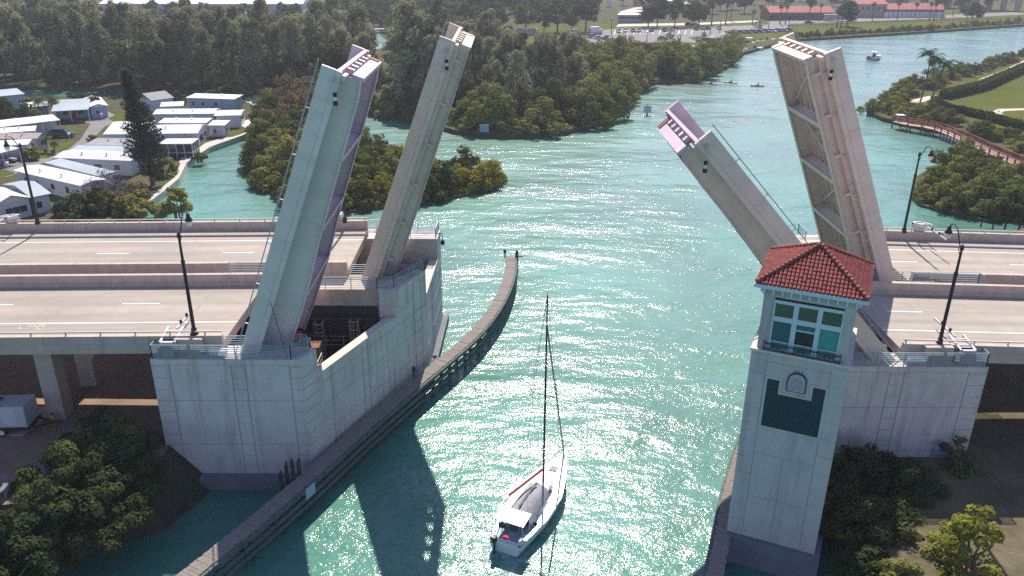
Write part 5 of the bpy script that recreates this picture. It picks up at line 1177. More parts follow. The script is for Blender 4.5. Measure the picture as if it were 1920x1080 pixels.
# ------------------------------------------------------------------ cars
def carpaint(n, c): M[n] = mat(n+' car paint', c, 0.25, 0.03, 1.0, spec=0.6); return n
for n, c in (('car_white', (0.72, 0.73, 0.74)), ('car_silver', (0.40, 0.42, 0.44)), ('car_dark', (0.03, 0.035, 0.045)), ('car_blue', (0.05, 0.12, 0.25)), ('car_red', (0.30, 0.03, 0.03)), ('car_teal', (0.10, 0.25, 0.27))): carpaint(n, c)
M['tyre'] = mat('tyre rubber', (0.02, 0.02, 0.02), 0.8, 0.2, 4); M['rim'] = mat('wheel rim', (0.6, 0.6, 0.62), 0.35, 0.1, 4, metal=0.6)
def make_car(paint, kind='saloon', label='', loc=(0, 0, 0), rz=0.0, group=None, cat='car'):
    o = thing('parked_car' if cat == 'car' else 'pickup_truck', label, cat, loc, rz, group)
    L = 4.6 if kind != 'pickup' else 5.4; wd = 0.9; hb = 0.85 if kind == 'saloon' else 1.05; hr = 1.45 if kind == 'saloon' else 1.8
    def ring(x, z0, z1, w): return [(x, -w, z0), (x, -w*1.02, (z0+z1)/2), (x, -w*0.93, z1), (x, w*0.93, z1), (x, w*1.02, (z0+z1)/2), (x, w, z0)]
    b = MB(); xs = [-L/2, -L/2+0.12, -L/2+0.8, L/2-1.0, L/2-0.15, L/2]; zt = [hb-.15, hb, hb, hb-0.02, hb-.16, hb-.32]; zb = [.45, .32, .28, .28, .32, .42]
    b.loft([ring(x, a, t, wd if 0 < i < 5 else wd*.9) for i, (x, a, t) in enumerate(zip(xs, zb, zt))]); b.build('body', M[paint], o)
    c0, c1, c2, c3 = {'saloon': (-1.9, -1.2, 0.45, 1.15), 'suv': (-2.15, -1.95, 0.5, 1.1), 'pickup': (-0.75, -0.6, 0.75, 1.35)}[kind]
    g = MB(); g.loft([[(c0, -.8, hb), (c0, .8, hb), (c1, .68, hr-.04), (c1, -.68, hr-.04)], [(c3, -.8, hb-.02), (c3, .8, hb-.02), (c2, .68, hr-.04), (c2, -.68, hr-.04)]]); g.build('cabin_glass', M['glassdark'], o, fix=True)
    MB().box(c1-.02, c2+.02, -.7, .7, hr-.04, hr).build('roof', M[paint], o)
    if kind == 'pickup': MB().box(-2.5, -.9, -.72, .72, hb-.02, hb+.01).build('bed', M['tyre'], o)
    for x in (-L/2+0.85, L/2-0.9):
        for s in (-1, 1):
            w_ = MB(); w_.tube([(x, s*.72, .34), (x, s*.93, .34)], .34, 14); w_.build('wheel', M['tyre'], o)
    for s in (-1, 1): MB().box(L/2-.08, L/2+.01, s*.62-.16, s*.62+.16, .55, .68).build('headlight', M['rim'], o)
    return o
q = at(119, 257, .9); make_car('car_dark', 'suv', 'dark blue van parked on the lawn edge of the park street', (q.x, q.y, .98), 0.12)
q = at(8, 305, .9); make_car('car_silver', 'saloon', 'silver car half hidden under the ribbed carport at the left edge', (q.x, q.y, .98), 0.3)
PC = {}
def car_at(x, y, rz, paint, kind, label, group=None):
    key = (paint, kind); q = at(x, y, 1.12); lo = (q.x, q.y, 1.13); cat = 'pickup truck' if kind == 'pickup' else 'car'
    label = label.replace(' nosed to the water in the trailer row', ' in the trailer row')
    if key not in PC: PC[key] = make_car(paint, kind, label, lo, rz, group, cat)
    else: dup(PC[key], lo, rz, 1.0, label, group)
cols_ = ['car_white', 'car_silver', 'car_teal', 'car_dark', 'car_red', 'car_blue', 'car_teal', 'car_white', 'car_blue', 'car_silver', 'car_dark']
cn = {'car_white': 'white', 'car_silver': 'silver', 'car_teal': 'teal', 'car_dark': 'dark', 'car_red': 'dark red', 'car_blue': 'blue'}
r1 = [(1363, 63), (1377, 62), (1390, 62), (1401, 62), (1412, 61), (1424, 61), (1436, 60), (1448, 60), (1459, 59), (1470, 59), (1480, 58)]
for i, (x, y) in enumerate(r1): car_at(x, y, -0.9, cols_[i], 'saloon', cn[cols_[i]]+' car in the angled row by the water, %s' % ['leftmost of the row', 'second from the left', 'third from the left', 'fourth from the left', 'fifth from the left', 'in the middle of the row', 'fifth from the right', 'fourth from the right', 'third from the right', 'second from the right', 'rightmost of the row'][i], 'cars in the angled row by the water')
oth = [(1078, 63, 0.1, 'car_white', 'suv', 'white car alone at the left end of the car park'), (1111, 71, 0.5, 'car_silver', 'suv', 'silver car just left of the white one beside the box truck'), (1121, 73, 0.6, 'car_white', 'saloon', 'white car in front of the box truck'), (1137, 74, 0.6, 'car_dark', 'pickup', 'dark pickup between the two white pairs at the thicket edge'), (1147, 78, 0.6, 'car_white', 'suv', 'white car at the thicket edge beside the dark pickup'), (1158, 80, 0.6, 'car_silver', 'saloon', 'silver car at the thicket edge, right end of the cluster'), (1145, 86, 0.0, 'car_white', 'saloon', 'white car half hidden by the mangrove thicket'), (1242, 74, 0.2, 'car_dark', 'saloon', 'dark car alone at the edge of the lot above the thicket'), (1320, 66, 1.2, 'car_white', 'saloon', 'white car beside the lamp near the pavilions'), (1318, 79, 0.1, 'car_dark', 'pickup', 'dark pickup by the pavilions, left of two'), (1334, 79, 0.1, 'car_dark', 'suv', 'dark car by the pavilions, right of two'), (1516, 44, 0.05, 'car_dark', 'saloon', 'dark car driving on the shore road'), (1292, 48, 0.0, 'car_dark', 'suv', 'dark car in the shade of the car park trees, left of two'), (1304, 48, 0.0, 'car_silver', 'saloon', 'silver car in the shade of the car park trees, right of two'), (1110, 55, 0.0, 'car_white', 'saloon', 'white car on the lane left of the trailer row')]
for a in oth: car_at(*a)
# trucks with boat trailers nosed to the camera, in a row
tr = [(1160, 61, 'car_silver'), (1173, 60, 'car_white'), (1187, 60, 'car_red'), (1198, 60, 'car_silver'), (1221, 59, 'car_dark'), (1246, 59, 'car_dark'), (1260, 58, 'car_teal'), (1305, 56, 'car_dark'), (1316, 55, 'car_teal'), (1326, 55, 'car_dark'), (1348, 55, 'car_silver'), (1424, 53, 'car_teal')]
pos_ = ['leftmost of the row', 'second from the left', 'third from the left', 'fourth from the left', 'fifth from the left', 'sixth from the left', 'seventh from the left', 'left of the trio by the lamp', 'middle of the trio by the lamp', 'right of the trio by the lamp', 'beside the tall lamp', 'alone behind the angled row']
M['trailer'] = M['galv']; TRP = []
for i, (x, y, p) in enumerate(tr):
    car_at(x, y, -math.pi/2, p, 'pickup', cn[p]+' pickup nosed to the water in the trailer row, '+pos_[i], 'pickups in the trailer row')
    q = at(x, y, 1.12); lab = 'empty boat trailer behind a pickup, '+pos_[i]
    if TRP: dup(TRP[0], (q.x, q.y+6.5, 1.13), 0, 1, lab)
    else:
        o = thing('boat_trailer', lab, 'trailer', (q.x, q.y+6.5, 1.13), 0, 'boat trailers in the lot'); TRP.append(o)
        b = MB(); b.bar((-.8, -1.5, .5), (-.8, 3, .5), .12); b.bar((.8, -1.5, .5), (.8, 3, .5), .12); b.bar((-.8, 3, .5), (.8, 3, .5), .12); b.bar((-.8, -1.5, .5), (0, -3.2, .5), .12); b.bar((.8, -1.5, .5), (0, -3.2, .5), .12); b.bar((-.8, .5, .5), (.8, .5, .5), .12); b.build('frame', M['galv'], o)
        for s in (-1, 1): MB().tube([(s*.9, 1.4, .33), (s*1.1, 1.4, .33)], .33, 12).build('wheel', M['tyre'], o)
# white stall lines of the trailer row
b = MB()
for x in list(range(1152, 1300, 12)): 
    p, q = at(x, 64, 1.12), at(x+2, 57, 1.12); b.bar((p.x, p.y, 1.127), (q.x, q.y, 1.127), 0.35, 0.004)
props(b.build('stall_marking', M['paint_w']), kind='structure')
# box truck
q = at(1118, 66, 1.12); o = thing('box_truck', 'white box truck in the lot left of the trailer row', 'truck', (q.x, q.y+4, 1.13), 0.4)
MB().box(-3.4, 1.6, -1.15, 1.15, .9, 3.4).build('cargo_box', M['white'], o); MB().box(1.75, 3.2, -1.0, 1.0, .5, 2.3).build('cab', M['car_white'], o); MB().box(2.6, 3.24, -.9, .9, 1.4, 2.1).build('windscreen', M['glassdark'], o)
for x in (-2.4, 2.4):
    for s in (-1, 1): MB().tube([(x, s*.8, .45), (x, s*1.1, .45)], .45, 12).build('wheel', M['tyre'], o)
# ------------------------------------------------------------------ far buildings
def shed(name, label, cat, px0, px1, py, depth, h, rise, wall, roof, gz=1.0, wins=0, winz=(1.0, 2.2)):
    a, c = at(px0, py, gz), at(px1, py, gz); ax = c-a; Lw = ax.length; o = thing(name, label, cat, (a.x, a.y, gz), math.atan2(ax.y, ax.x))
    MB().box(0, Lw, 0, depth, -.3, h).build('wall', M[wall], o)
    b = MB(); e = .5
    b.loft([[(-e, -e, h), (-e, depth/2, h+rise), (-e, depth+e, h), (-e, depth+e, h-.2), (-e, -e, h-.2)], [(Lw+e, -e, h), (Lw+e, depth/2, h+rise), (Lw+e, depth+e, h), (Lw+e, depth+e, h-.2), (Lw+e, -e, h-.2)]]); b.build('roof', M[roof], o, fix=True)
    for i in range(wins):
        x = Lw*(i+.5)/wins; MB().box(x-.7, x+.7, -.06, .03, *winz).build('window', M['glassdark'], o)
    return o
shed('warehouse', 'very long white warehouse roof along the top left edge', 'warehouse', 190, 568, 24, 26, 5.0, 2.2, 'wall_w', 'roof_w', wins=12)
shed('long_shed', 'lower white shed roof in front of the long warehouse', 'shed', 355, 490, 34, 10, 2.4, .7, 'wall_b', 'roof_w', wins=6)
shed('white_house', 'white roofed house showing between the trees left of the near left leaf', 'house', 437, 485, 88, 10, 3.2, 2.0, 'wall_g', 'roof_w', wins=3)
shed('white_house', 'white peaked roof among trees beside the near left leaf', 'house', 512, 556, 92, 9, 3.5, 2.2, 'wall_b', 'roof_w', wins=2)
shed('white_house', 'small pale roof among the trees just left of the near left leaf tip', 'house', 568, 596, 82, 7, 3.2, 1.6, 'wall_w', 'roof_w', wins=1)
shed('white_house', 'tiny pale blue house between the woods and the near left leaf tip', 'house', 632, 645, 74, 6, 3.0, 1.2, 'wall_b', 'roof_w', wins=1)
shed('orange_house', 'orange stucco house at the top edge above the row of round trees', 'house', 930, 962, 12, 14, 5.5, 1.6, 'tan', 'redroof', wins=2)
shed('shipping_container', 'grey shipping container on the lawn by the round trees', 'container', 963, 1006, 66, 2.6, 2.7, .05, 'wall_g', 'roof_g')
o = shed('rail_coach', 'silver rail coach standing behind the trailer row', 'rail coach', 1160, 1206, 43, 3.2, 4.2, .5, 'wall_g', 'roof_w', wins=9, winz=(2.2, 3.2))
shed('park_shelter', 'brown hipped shelter roof beyond the rail coach', 'shelter', 1196, 1224, 13, 12, 2.8, 2.6, 'tan', 'redroof')
shed('park_shelter', 'pale hipped shelter roof right of the brown one', 'shelter', 1236, 1268, 10, 13, 3.0, 2.6, 'wall_w', 'roof_w')
shed('white_kiosk', 'white curved sculpture at the top edge above the round trees', 'kiosk', 1140, 1146, 14, 5, 6, 2.0, 'white', 'roof_w')
# red roofed station in three ranges
shed('station_wing', 'left wing of the station, long red roof over brown brick', 'station', 1442, 1562, 38, 13, 4.2, 3.0, 'brick', 'redroof', wins=14, winz=(1.0, 2.6))
shed('station_hall', 'taller middle hall of the red roofed station', 'station', 1600, 1660, 33, 18, 7.5, 3.2, 'tan', 'redroof', wins=6, winz=(4.4, 6.0))
o = shed('station_wing', 'right wing of the station with a white arcade under the red roof', 'station', 1654, 1768, 33, 14, 4.6, 3.0, 'brick', 'redroof')
Lw = (at(1768, 33, 1)-at(1654, 33, 1)).length
for i in range(14): x = Lw*(i+.3)/14; MB().box(x, x+3.2, -.12, .05, .2, 3.2).build('arch_panel', M['white'], o)
o = shed('white_hall', 'big white roofed blue sided hall behind the station', 'hall', 1625, 1702, 12, 30, 7.0, 3.0, 'wall_b', 'roof_w', wins=5)
# shelters by the docks
M['shingle'] = mat('grey shingle', (0.36, 0.36, 0.36), 0.85, 0.15, 0.8)
for x, y, s, lab in ((1319, 103, 1.0, 'grey roofed picnic shelter on the lawn nearest the mangroves'), (1343, 84, .9, 'grey roofed picnic shelter, middle of the three by the docks'), (1362, 80, 1.0, 'grey roofed picnic shelter, rightmost of the three by the docks')):
    q = at(x, y, 1.1); o = thing('picnic_shelter', lab, 'shelter', (q.x, q.y, 1.1), 0.3)
    MB().box(-3.4*s, 3.4*s, -3*s, 3*s, 0, .12).build('slab', M['path'], o)
    b = MB(); E2, A2 = 3.9*s, 4.9*s; b.add([(-E2, -3.4*s, 3), (E2, -3.4*s, 3), (E2, 3.4*s, 3), (-E2, 3.4*s, 3), (-1.2*s, 0, A2), (1.2*s, 0, A2)], [(0, 1, 5, 4), (1, 2, 5), (2, 3, 4, 5), (3, 0, 4), (3, 2, 1, 0)]); b.build('roof', M['shingle'], o)
    for dx in (-3*s, 0, 3*s):
        for dy in (-2.6*s, 2.6*s): MB().box(dx-.15, dx+.15, dy-.15, dy+.15, .12, 3).build('post', M['wood_dark'], o)
    MB().box(-1, 1, -.4, .4, .7, .8).build('table', M['wood_dark'], o)
# lot lamps
LP = []
for x, y, yt in ((1146, 66, 38), (1212, 84, 62), (1331, 70, 42), (1349, 66, 40), (1319, 78, 56), (1415, 60, 36), (1440, 58, 30), (1477, 64, 31), (1106, 66, 55), (1275, 84, 66), (1305, 92, 70)):
    q = at(x, y, 1.1); h = zat(x, yt, q.y)-1.1; lab = 'dark pole lamp in or beside the car park'
    if LP: dup(LP[0], (q.x, q.y, 1.1), 0, (1, 1, h/LP[0]['h']), lab, 'lamps of the car park')
    else:
        o = thing('car_park_lamp', lab, 'lamp', (q.x, q.y, 1.1), 0, 'lamps of the car park'); o['h'] = h; LP.append(o)
        MB().tube([(0, 0, 0), (0, 0, h)], [.2, .13], 8).build('pole', M['black'], o); MB().box(-.5, .5, -.5, .5, h, h+.45).build('lamp_head', M['black'], o)
# guard rail of the shore road, small bridge, viaduct
b = MB(); pts = [at(x, y, 1.1) for x, y in ((1478, 51), (1560, 48), (1640, 45), (1720, 41), (1800, 38), (1925, 36))]
railrun(b, pts, 1.0, 1, 3.0, 0.1, 0.09, 0.8); props(b.build('guard_fence', M['wood_dark']), 'long dark guard fence along the shore road', 'fence')
q0, q1 = at(688, 62, 1), at(724, 62, 1); o = wthing('creek_bridge', 'small flat bridge over the creek between the woods', 'bridge', (q0.x, q0.y, 1))
MB().box(q0.x, q1.x, q0.y, q0.y+6, 2.0, 2.6).build('deck', M['barrier'], o); b = MB(); railrun(b, [(q0.x, q0.y, 2.6), (q1.x, q0.y, 2.6)], 1.1, 3, 2.0, .06, .08); b.build('handrail', M['galv'], o)
MB().box(q0.x+2, q0.x+2.6, q0.y+.5, q0.y+5.5, -1, 2.0).build('column', M['barrier'], o); MB().box(q1.x-2.6, q1.x-2, q0.y+.5, q0.y+5.5, -1, 2.0).build('column', M['barrier'], o)
props(MB().prism([tuple(at(x, y, 1.05)[:2]) for x, y in ((690, 93), (725, 90), (728, 78), (716, 70), (712, 60), (706, 56), (696, 56), (698, 66), (694, 80))], 0.8, 1.08).build('creek_water', M['water']), kind='structure')
va, vb = at(1770, 14, 1), at(2010, 26, 1); o = wthing('viaduct', 'concrete highway viaduct on piers at the top right corner', 'bridge', (va.x, va.y, 1))
d = (vb-va).normalized(); b = MB(); b.bar((va.x-d.x*30, va.y-d.y*30, 12), (vb.x, vb.y, 12), 12, 1.3); b.build('deck', M['barrier'], o)
b = MB(); n_ = Vector((-d.y, d.x, 0)); b.bar(Vector((va.x, va.y, 13.2))-n_*5.9-d*30, Vector((vb.x, vb.y, 13.2))-n_*5.9, .3, 1.0); b.build('barrier', M['concrete'], o)
for k in range(9):
    c = va.lerp(vb, (k+.3)/9)
    for s in (-1, 1): p = c+n_*3.2*s; MB().box(p.x-.9, p.x+.9, p.y-.9, p.y+.9, .5, 11.4).build('column', M['barrier'], o)
q = at(1575, 40, 1); o = thing('travel_trailer', 'pale parked camper beside the shore road', 'camper', (q.x-3, q.y, 1.1)); MB().box(-6, 12, -1.3, 1.3, .7, 3.6).build('body', M['wall_g'], o, bevel=.2); MB().box(4, 9, -1.35, -1.28, 2, 3).build('window', M['glassdark'], o)
# ------------------------------------------------------------------ street lamps and traffic gates
def street_lamp(label, base, h, dirY):
    o = thing('street_lamp', label, 'street lamp', base, 0, 'street lamps of the bridge')
    b = MB(); b.lathe([(.32, 0), (.32, .12), (.24, .2), (.2, .5), (.14, .62), (.12, h*.72), (.15, h*.72), (.15, h*.74), (.1, h*.75), (.085, h-.35), (.14, h-.3), (.14, h-.1), (.05, h+.1)], (0, 0, 0), 10); b.build('pole', M['black'], o, smooth=False)
    b = MB(); b.tube([(0, 0, h-.4), (0, dirY*.5, h-.2+.3), (0, dirY*1.0, h+.85), (0, dirY*1.55, h+1.08), (0, dirY*2.0, h+1.0), (0, dirY*2.15, h+.8)], .045, 7); b.tube([(0, 0, h-.9), (0, dirY*.45, h-.3)], .03, 6); b.build('arm', M['black'], o)
    b = MB(); z = h+.8; b.lathe([(.03, .05), (.12, 0), (.14, -.25), (.26, -.45), (.28, -.55)], (0, dirY*2.15, z), 12); hd = b.build('lamp_head', M['black'], o)
    MB().lathe([(.25, -.55), (.24, -.75), (.15, -.95), (.03, -1.0)], (0, dirY*2.15, z), 12).build('globe', M['lampglass'], hd, smooth=True)
    return o
def pedestal(label, x, y, z0, z1, w_=1.1): 
    return None
street_lamp('black street lamp at the end of the near left roadway', (-23.3, 54.75, 12.35), 8.0, 1)
street_lamp('black street lamp on the near right roadway beside the gate', (32.85, 54.65, 11.75), 8.0, 1)
q = at(78, 411, 12.6); street_lamp('black street lamp on the far left rail in front of the mobile homes', (q.x, 80.45, 12.35), zat(46, 270, 80.4)-12.35, -1)
q = at(1655, 398, 12.4); street_lamp('black street lamp on the far right rail beside the far right leaf', (q.x, 80.45, 11.9), zat(1680, 287, 80.4)-11.9, -1)
q = at(655, 405, 12.6); street_lamp('black street lamp half hidden behind the near left leaf', (q.x, 80.45, 12.7), 8.0, -1)
def gate(label, base, s, ya, L, stripes):
    """traffic gate: housing, hinge frame and a lowered arm reaching across the lanes"""
    o = thing('traffic_gate', label, 'traffic gate', base, 0, 'lowered traffic gates'); b = MB()
    b.box(-.45, .45, -.4, .4, 0, 1.25); b.box(-.6, .6, -.5, .5, -.1, 0.02); b.build('housing', M['galv'], o)
    b = MB(); b.bar((-.55, -.2*ya, 1.1), (-.55, 1.7*ya, 1.45), .14, .3); b.bar((.55, -.2*ya, 1.1), (.55, 1.7*ya, 1.45), .14, .3); b.box(-.62, .62, -.15, .15, 1.05, 1.25); b.bar((-.6, 1.2*ya, 1.45), (.6, 1.2*ya, 1.45), .08); b.build('hinge_frame', M['white'], o)
    n = 11; segs = [MB(), MB()]
    for k in range(n):
        y0, y1 = 1.7+L*k/n, 1.7+L*(k+1)/n
        segs[0].mi(k % 2).box(-.06, .06, *sorted((ya*y0, ya*y1)), 1.28, 1.42)
    segs[0].build('arm', [M['white'], M['red']] if stripes else [M['galv'], M['galv']], o)
    for k in (3, 7): MB().lathe([(.08, 1.42), (.12, 1.5), (.12, 1.62), (.03, 1.68)], (0, ya*(1.7+L*k/n), 0), 8).build('arm_light', M['black'], o)
    return o
gate('grey traffic gate by the lamp at the end of the near left roadway', (-25.0, 54.0, 11.0), 1, 1, 3.4, False)
gate('grey traffic gate beside the lamp on the near right pier', (34.6, 53.95, 10.6), -1, 1, 3.4, False)
q = at(52, 400, 12.5); gate('red and white striped traffic gate lowered across the far left lanes', (q.x, 80.9, 11.9), 1, -1, 9.5, True)
q = at(1668, 412, 12); gate('white traffic gate at the rail beside the far right leaf', (q.x+1.4, 80.9, 11.6), 1, -1, 4.0, False)
q = at(648, 400, 12.5); gate('white traffic gate half hidden behind the near left leaf', (q.x, 80.9, 12.3), 1, -1, 2.0, False)
for lab, x, y, z, ww in (('concrete lamp pedestal with a gap beside it on the near left roadway', -23.3, 54.45, 11.0, 1.3), ('concrete lamp pedestal on the near right roadway edge', 32.85, 54.4, 10.6, 1.3)):
    props(MB().box(x-ww, x+ww*.6, y-.5, y+.35, z, z+1.33).build('lamp_pedestal', M['barrier']), lab, 'pedestal')
# small cabinets on the platforms
for lab, x, y, z, c_ in (('low grey cabinet on the left pier platform', -21.4, 53.95, 11.0, 'white'), ('low pale cabinet on the right pier platform', 31.0, 53.95, 10.6, 'white')):
    props(MB().box(x-.6, x+.6, y-.25, y+.25, z+.05, z+.5).build('service_cabinet', M[c_], bevel=.03), lab, 'cabinet')
# ------------------------------------------------------------------ timber fenders
def fender(label, P, wd, z, side, lo=0.2):
    """P runs along the channel edge; planks lie across towards the pier side"""
    c = [Vector((x, y, 0)) for x, y in P]
    o = wthing('timber_fender', label, 'fender', (P[len(P)//2][0], P[len(P)//2][1], 0)); r = random.Random(3)
    # smooth the outline
    fine_ = []
    for i in range(len(c)-1):
        p0, p1, p2, p3 = c[max(0, i-1)], c[i], c[i+1], c[min(len(c)-1, i+2)]
        for k in range(8):
            t = k/8; fine_.append(0.5*((2*p1)+(p2-p0)*t+(2*p0-5*p1+4*p2-p3)*t*t+(3*p1-p0-3*p2+p3)*t*t*t))
    fine_.append(c[-1]); L = [0]
    for a, e in zip(fine_[:-1], fine_[1:]): L.append(L[-1]+(e-a).length)
    def pos(s):
        i = min(max(0, int(np.searchsorted(L, s))-1), len(fine_)-2); t = (s-L[i])/max(1e-6, L[i+1]-L[i]); d = (fine_[i+1]-fine_[i]).normalized(); return fine_[i].lerp(fine_[i+1], t), d
    b = MB(); s = 0.0
    while s < L[-1]-.3:
        p, d = pos(s+.14); n = Vector((-d.y, d.x, 0))*side; e0 = p+n*r.uniform(-.03, .03); e1 = p+n*(wd+r.uniform(-.03, .04)); zz = z+r.uniform(-.02, .015)
        b.bar((e0.x, e0.y, zz), (e1.x, e1.y, zz), .272, .09); s += .29
    b.build('planking', M['wood'], o)
    for zz, off, hh in ((z-.2, -.12, .32), (z-.85, -.16, .34), (z-1.5, -.16, .34)):
        b = MB(); s = 0
        while s < L[-1]-.5:
            p, d = pos(s); q, _ = pos(min(s+2.9, L[-1])); n = Vector((-d.y, d.x, 0))*side; a_, e_ = p+n*off, q+n*off; b.bar((a_.x, a_.y, zz), (e_.x, e_.y, zz), .2, hh); s += 2.95
        b.build('waler', M['wood_green'], o)
    b = MB(); s = 0
    while s < L[-1]-.5:
        p, d = pos(s); q, _ = pos(min(s+2.9, L[-1])); n = Vector((-d.y, d.x, 0))*side; a_, e_ = p+n*wd*.9, q+n*wd*.9; b.bar((a_.x, a_.y, z-.25), (e_.x, e_.y, z-.25), .2, .35); s += 2.95
    b.build('waler', M['wood_dark'], o)
    s = .6
    while s < L[-1]:
        p, d = pos(s); n = Vector((-d.y, d.x, 0))*side; q = p+n*.12; b = MB(); b.tube([(q.x, q.y, -3), (q.x, q.y, z-.06)], .17, 7); q = p+n*wd*.85; b.tube([(q.x, q.y, -3), (q.x, q.y, z-.06)], .17, 7); b.build('pile', M['wood_dark'], o); s += 3.1
    return o, pos, L
lf, pos, L = fender('long curving plank topped fender along the left pier', [(-20.6, 38.6), (-17.9, 43.6), (-14.6, 50.3), (-11.3, 57.6), (-7.2, 66.0), (-5.0, 70.4), (-2.5, 75.9), (-0.3, 83.3), (1.0, 91.2), (1.3, 98.6)], 1.25, 2.2, 1)
fender('short dark timber fender at the foot of the tower', [(12.2, 38.6), (14.3, 44.2), (16.4, 49.8), (18.4, 54.4), (21.0, 59.8), (24.5, 66.5)], 1.05, 2.2, -1)
q = at(963, 505, 2.0); h = zat(963, 470, 98.5)
o = thing('fender_pile', 'tall dark pile standing at the far end of the left fender', 'pile', (1.45, 98.5, -3)); MB().tube([(0, 0, 0), (0, 0, h+3)], [.24, .2], 9).build('post', M['wood_dark'], o); MB().bar((0, 0, h+2.2), (.8, 0, h+2.2), .12).build('bracket', M['black'], o)
o = thing('fender_light', 'small light post on the end planks of the left fender', 'light', (-.1, 97.6, 2.25)); MB().lathe([(.08, 0), (.08, .7), (.18, .75), (.18, 1.05), (.03, 1.2)], (0, 0, 0), 9).build('lamp', M['black'], o)
p, d = pos(L[-1]*.47); o = thing('fender_light', 'small light post on the left fender by the pier corner', 'light', (p.x-1.2, p.y+.4, 2.25)); MB().lathe([(.08, 0), (.08, .7), (.18, .75), (.18, 1.05), (.03, 1.2)], (0, 0, 0), 9).build('lamp', M['black'], o)
for k, (x, y, zt) in enumerate(((-16.9, 50.7, 3.0), (-16.5, 51.0, 3.6), (-16.05, 51.0, 3.9), (-15.65, 51.3, 3.7), (-16.7, 50.2, 2.6))):
    props(MB().tube([(x, y, -2), (x+.05, y, zt-.4), (x+.1, y, zt)], [.16, .15, .06], 7).build('mooring_pile', M['wood_dark'], origin=(x, y, -2)), 'black pile of the tight cluster at the front corner of the left pier', 'pile', 'pile cluster at the left pier corner')
q = at(572, 912, 1.7); props(MB().box(-.03, .03, -.55, .55, -.45, .45).xf(Matrix.Translation((-12.95-.0, 0, 0)) if False else Matrix.Identity(4)).build('fender_sign', M['wall_b'], origin=(0, 0, 0)), 'pale blank board fixed to the face of the left fender', 'sign')
ob = bpy.data.objects['fender_sign']; ob.location = (-14.5, 49.9, 1.75); ob.rotation_euler = (0, 0, math.radians(-24))
# ------------------------------------------------------------------ sailboat
M['hull'] = mat('white gelcoat', (0.74, 0.75, 0.76), 0.25, 0.03, 0.8, spec=0.5)
M['canvas'] = mat('grey canvas cover', (0.33, 0.34, 0.36), 0.9, 0.15, 2.0, bump=0.05, bscale=4)
M['maroon'] = mat('maroon painted spar', (0.10, 0.018, 0.022), 0.4, 0.1, 2.0)
M['sailred'] = mat('red boom cover', (0.33, 0.05, 0.06), 0.8, 0.15, 2.0)
M['solar'] = mat('pale solar panel', (0.55, 0.57, 0.60), 0.25, 0.05, 1.0)
M['antifoul'] = mat('dark boot stripe', (0.05, 0.06, 0.08), 0.5, 0.1, 2.0)
sb = thing('sailboat', 'white sailing yacht under bare maroon mast heading up the channel', 'sailboat', (0.12, 45.3, 0), math.atan2(9.9, 4.6))
Lb = 11.2
def bx_(u): return float(np.interp(u, [0, .08, .3, .55, .8, .93, 1], [1.16, 1.38, 1.80, 1.84, 1.14, .46, .02]))
def sheer(u): return 1.02+.42*u*u
rings = []
for u in (0, .06, .15, .3, .45, .6, .75, .86, .94, .985, 1.0):
    x = Lb*u-(0.25 if u == 0 else 0); w_ = bx_(u); z = sheer(u); rk = .6*(1-u)
    rings.append([(x, -w_, z), (x-.0*rk, -w_*.97, z*.6), (x*.985+.1, -w_*.84, .12), (x*.96+.25, -w_*.3, -.32), (x*.96+.25, w_*.3, -.32), (x*.985+.1, w_*.84, .12), (x, w_*.97, z*.6), (x, w_, z)])
b = MB(); b.loft(rings, cap=True, close=False); b.build('hull', M['hull'], sb, smooth=False, fix=True)
b = MB(); us = np.linspace(0.24, 1.0, 14); dk = []
for u in us: dk.append([(Lb*u, -bx_(u)*.985, sheer(u)-.03), (Lb*u, 0, sheer(u)+.05), (Lb*u, bx_(u)*.985, sheer(u)-.03)])
for i in range(len(dk)-1): b.add([*dk[i], *dk[i+1]], [(0, 1, 4, 3), (1, 2, 5, 4)])
for sgn in (-1, 1):
    uu = np.linspace(0.0, 0.24, 5)
    for u0, u1 in zip(uu[:-1], uu[1:]):
        b.hexa([(Lb*u0, sgn*(bx_(u0)-.32), sheer(u0)-.06), (Lb*u1, sgn*(bx_(u1)-.32), sheer(u1)-.06), (Lb*u1, sgn*bx_(u1)*.985, sheer(u1)-.06), (Lb*u0, sgn*bx_(u0)*.985, sheer(u0)-.06), (Lb*u0, sgn*(bx_(u0)-.32), sheer(u0)+.02), (Lb*u1, sgn*(bx_(u1)-.32), sheer(u1)+.02), (Lb*u1, sgn*bx_(u1)*.985, sheer(u1)+.02), (Lb*u0, sgn*bx_(u0)*.985, sheer(u0)+.02)])
b.build('deck', M['hull'], sb, fix=True)
b = MB(); b.box(.15, 2.7, -1.0, 1.0, .48, .55); b.box(.15, 2.7, -1.05, -.72, .55, .88); b.box(.15, 2.7, .72, 1.05, .55, .88); b.build('cockpit', M['wall_b'], sb)  # pale blue puts the bluish shade inside the cockpit into its colour
b = MB(); b.loft([[(2.7, -1.05, 1.0), (2.75, -.85, 1.62), (2.75, .85, 1.62), (2.7, 1.05, 1.0)], [(4.6, -1.1, 1.05), (4.6, -.88, 1.66), (4.6, .88, 1.66), (4.6, 1.1, 1.05)], [(6.8, -.85, 1.15), (6.6, -.65, 1.62), (6.6, .65, 1.62), (6.8, .85, 1.15)], [(8.3, -.35, 1.25), (7.9, -.28, 1.4), (7.9, .28, 1.4), (8.3, .35, 1.25)]]); b.build('cabin', M['hull'], sb, fix=True)
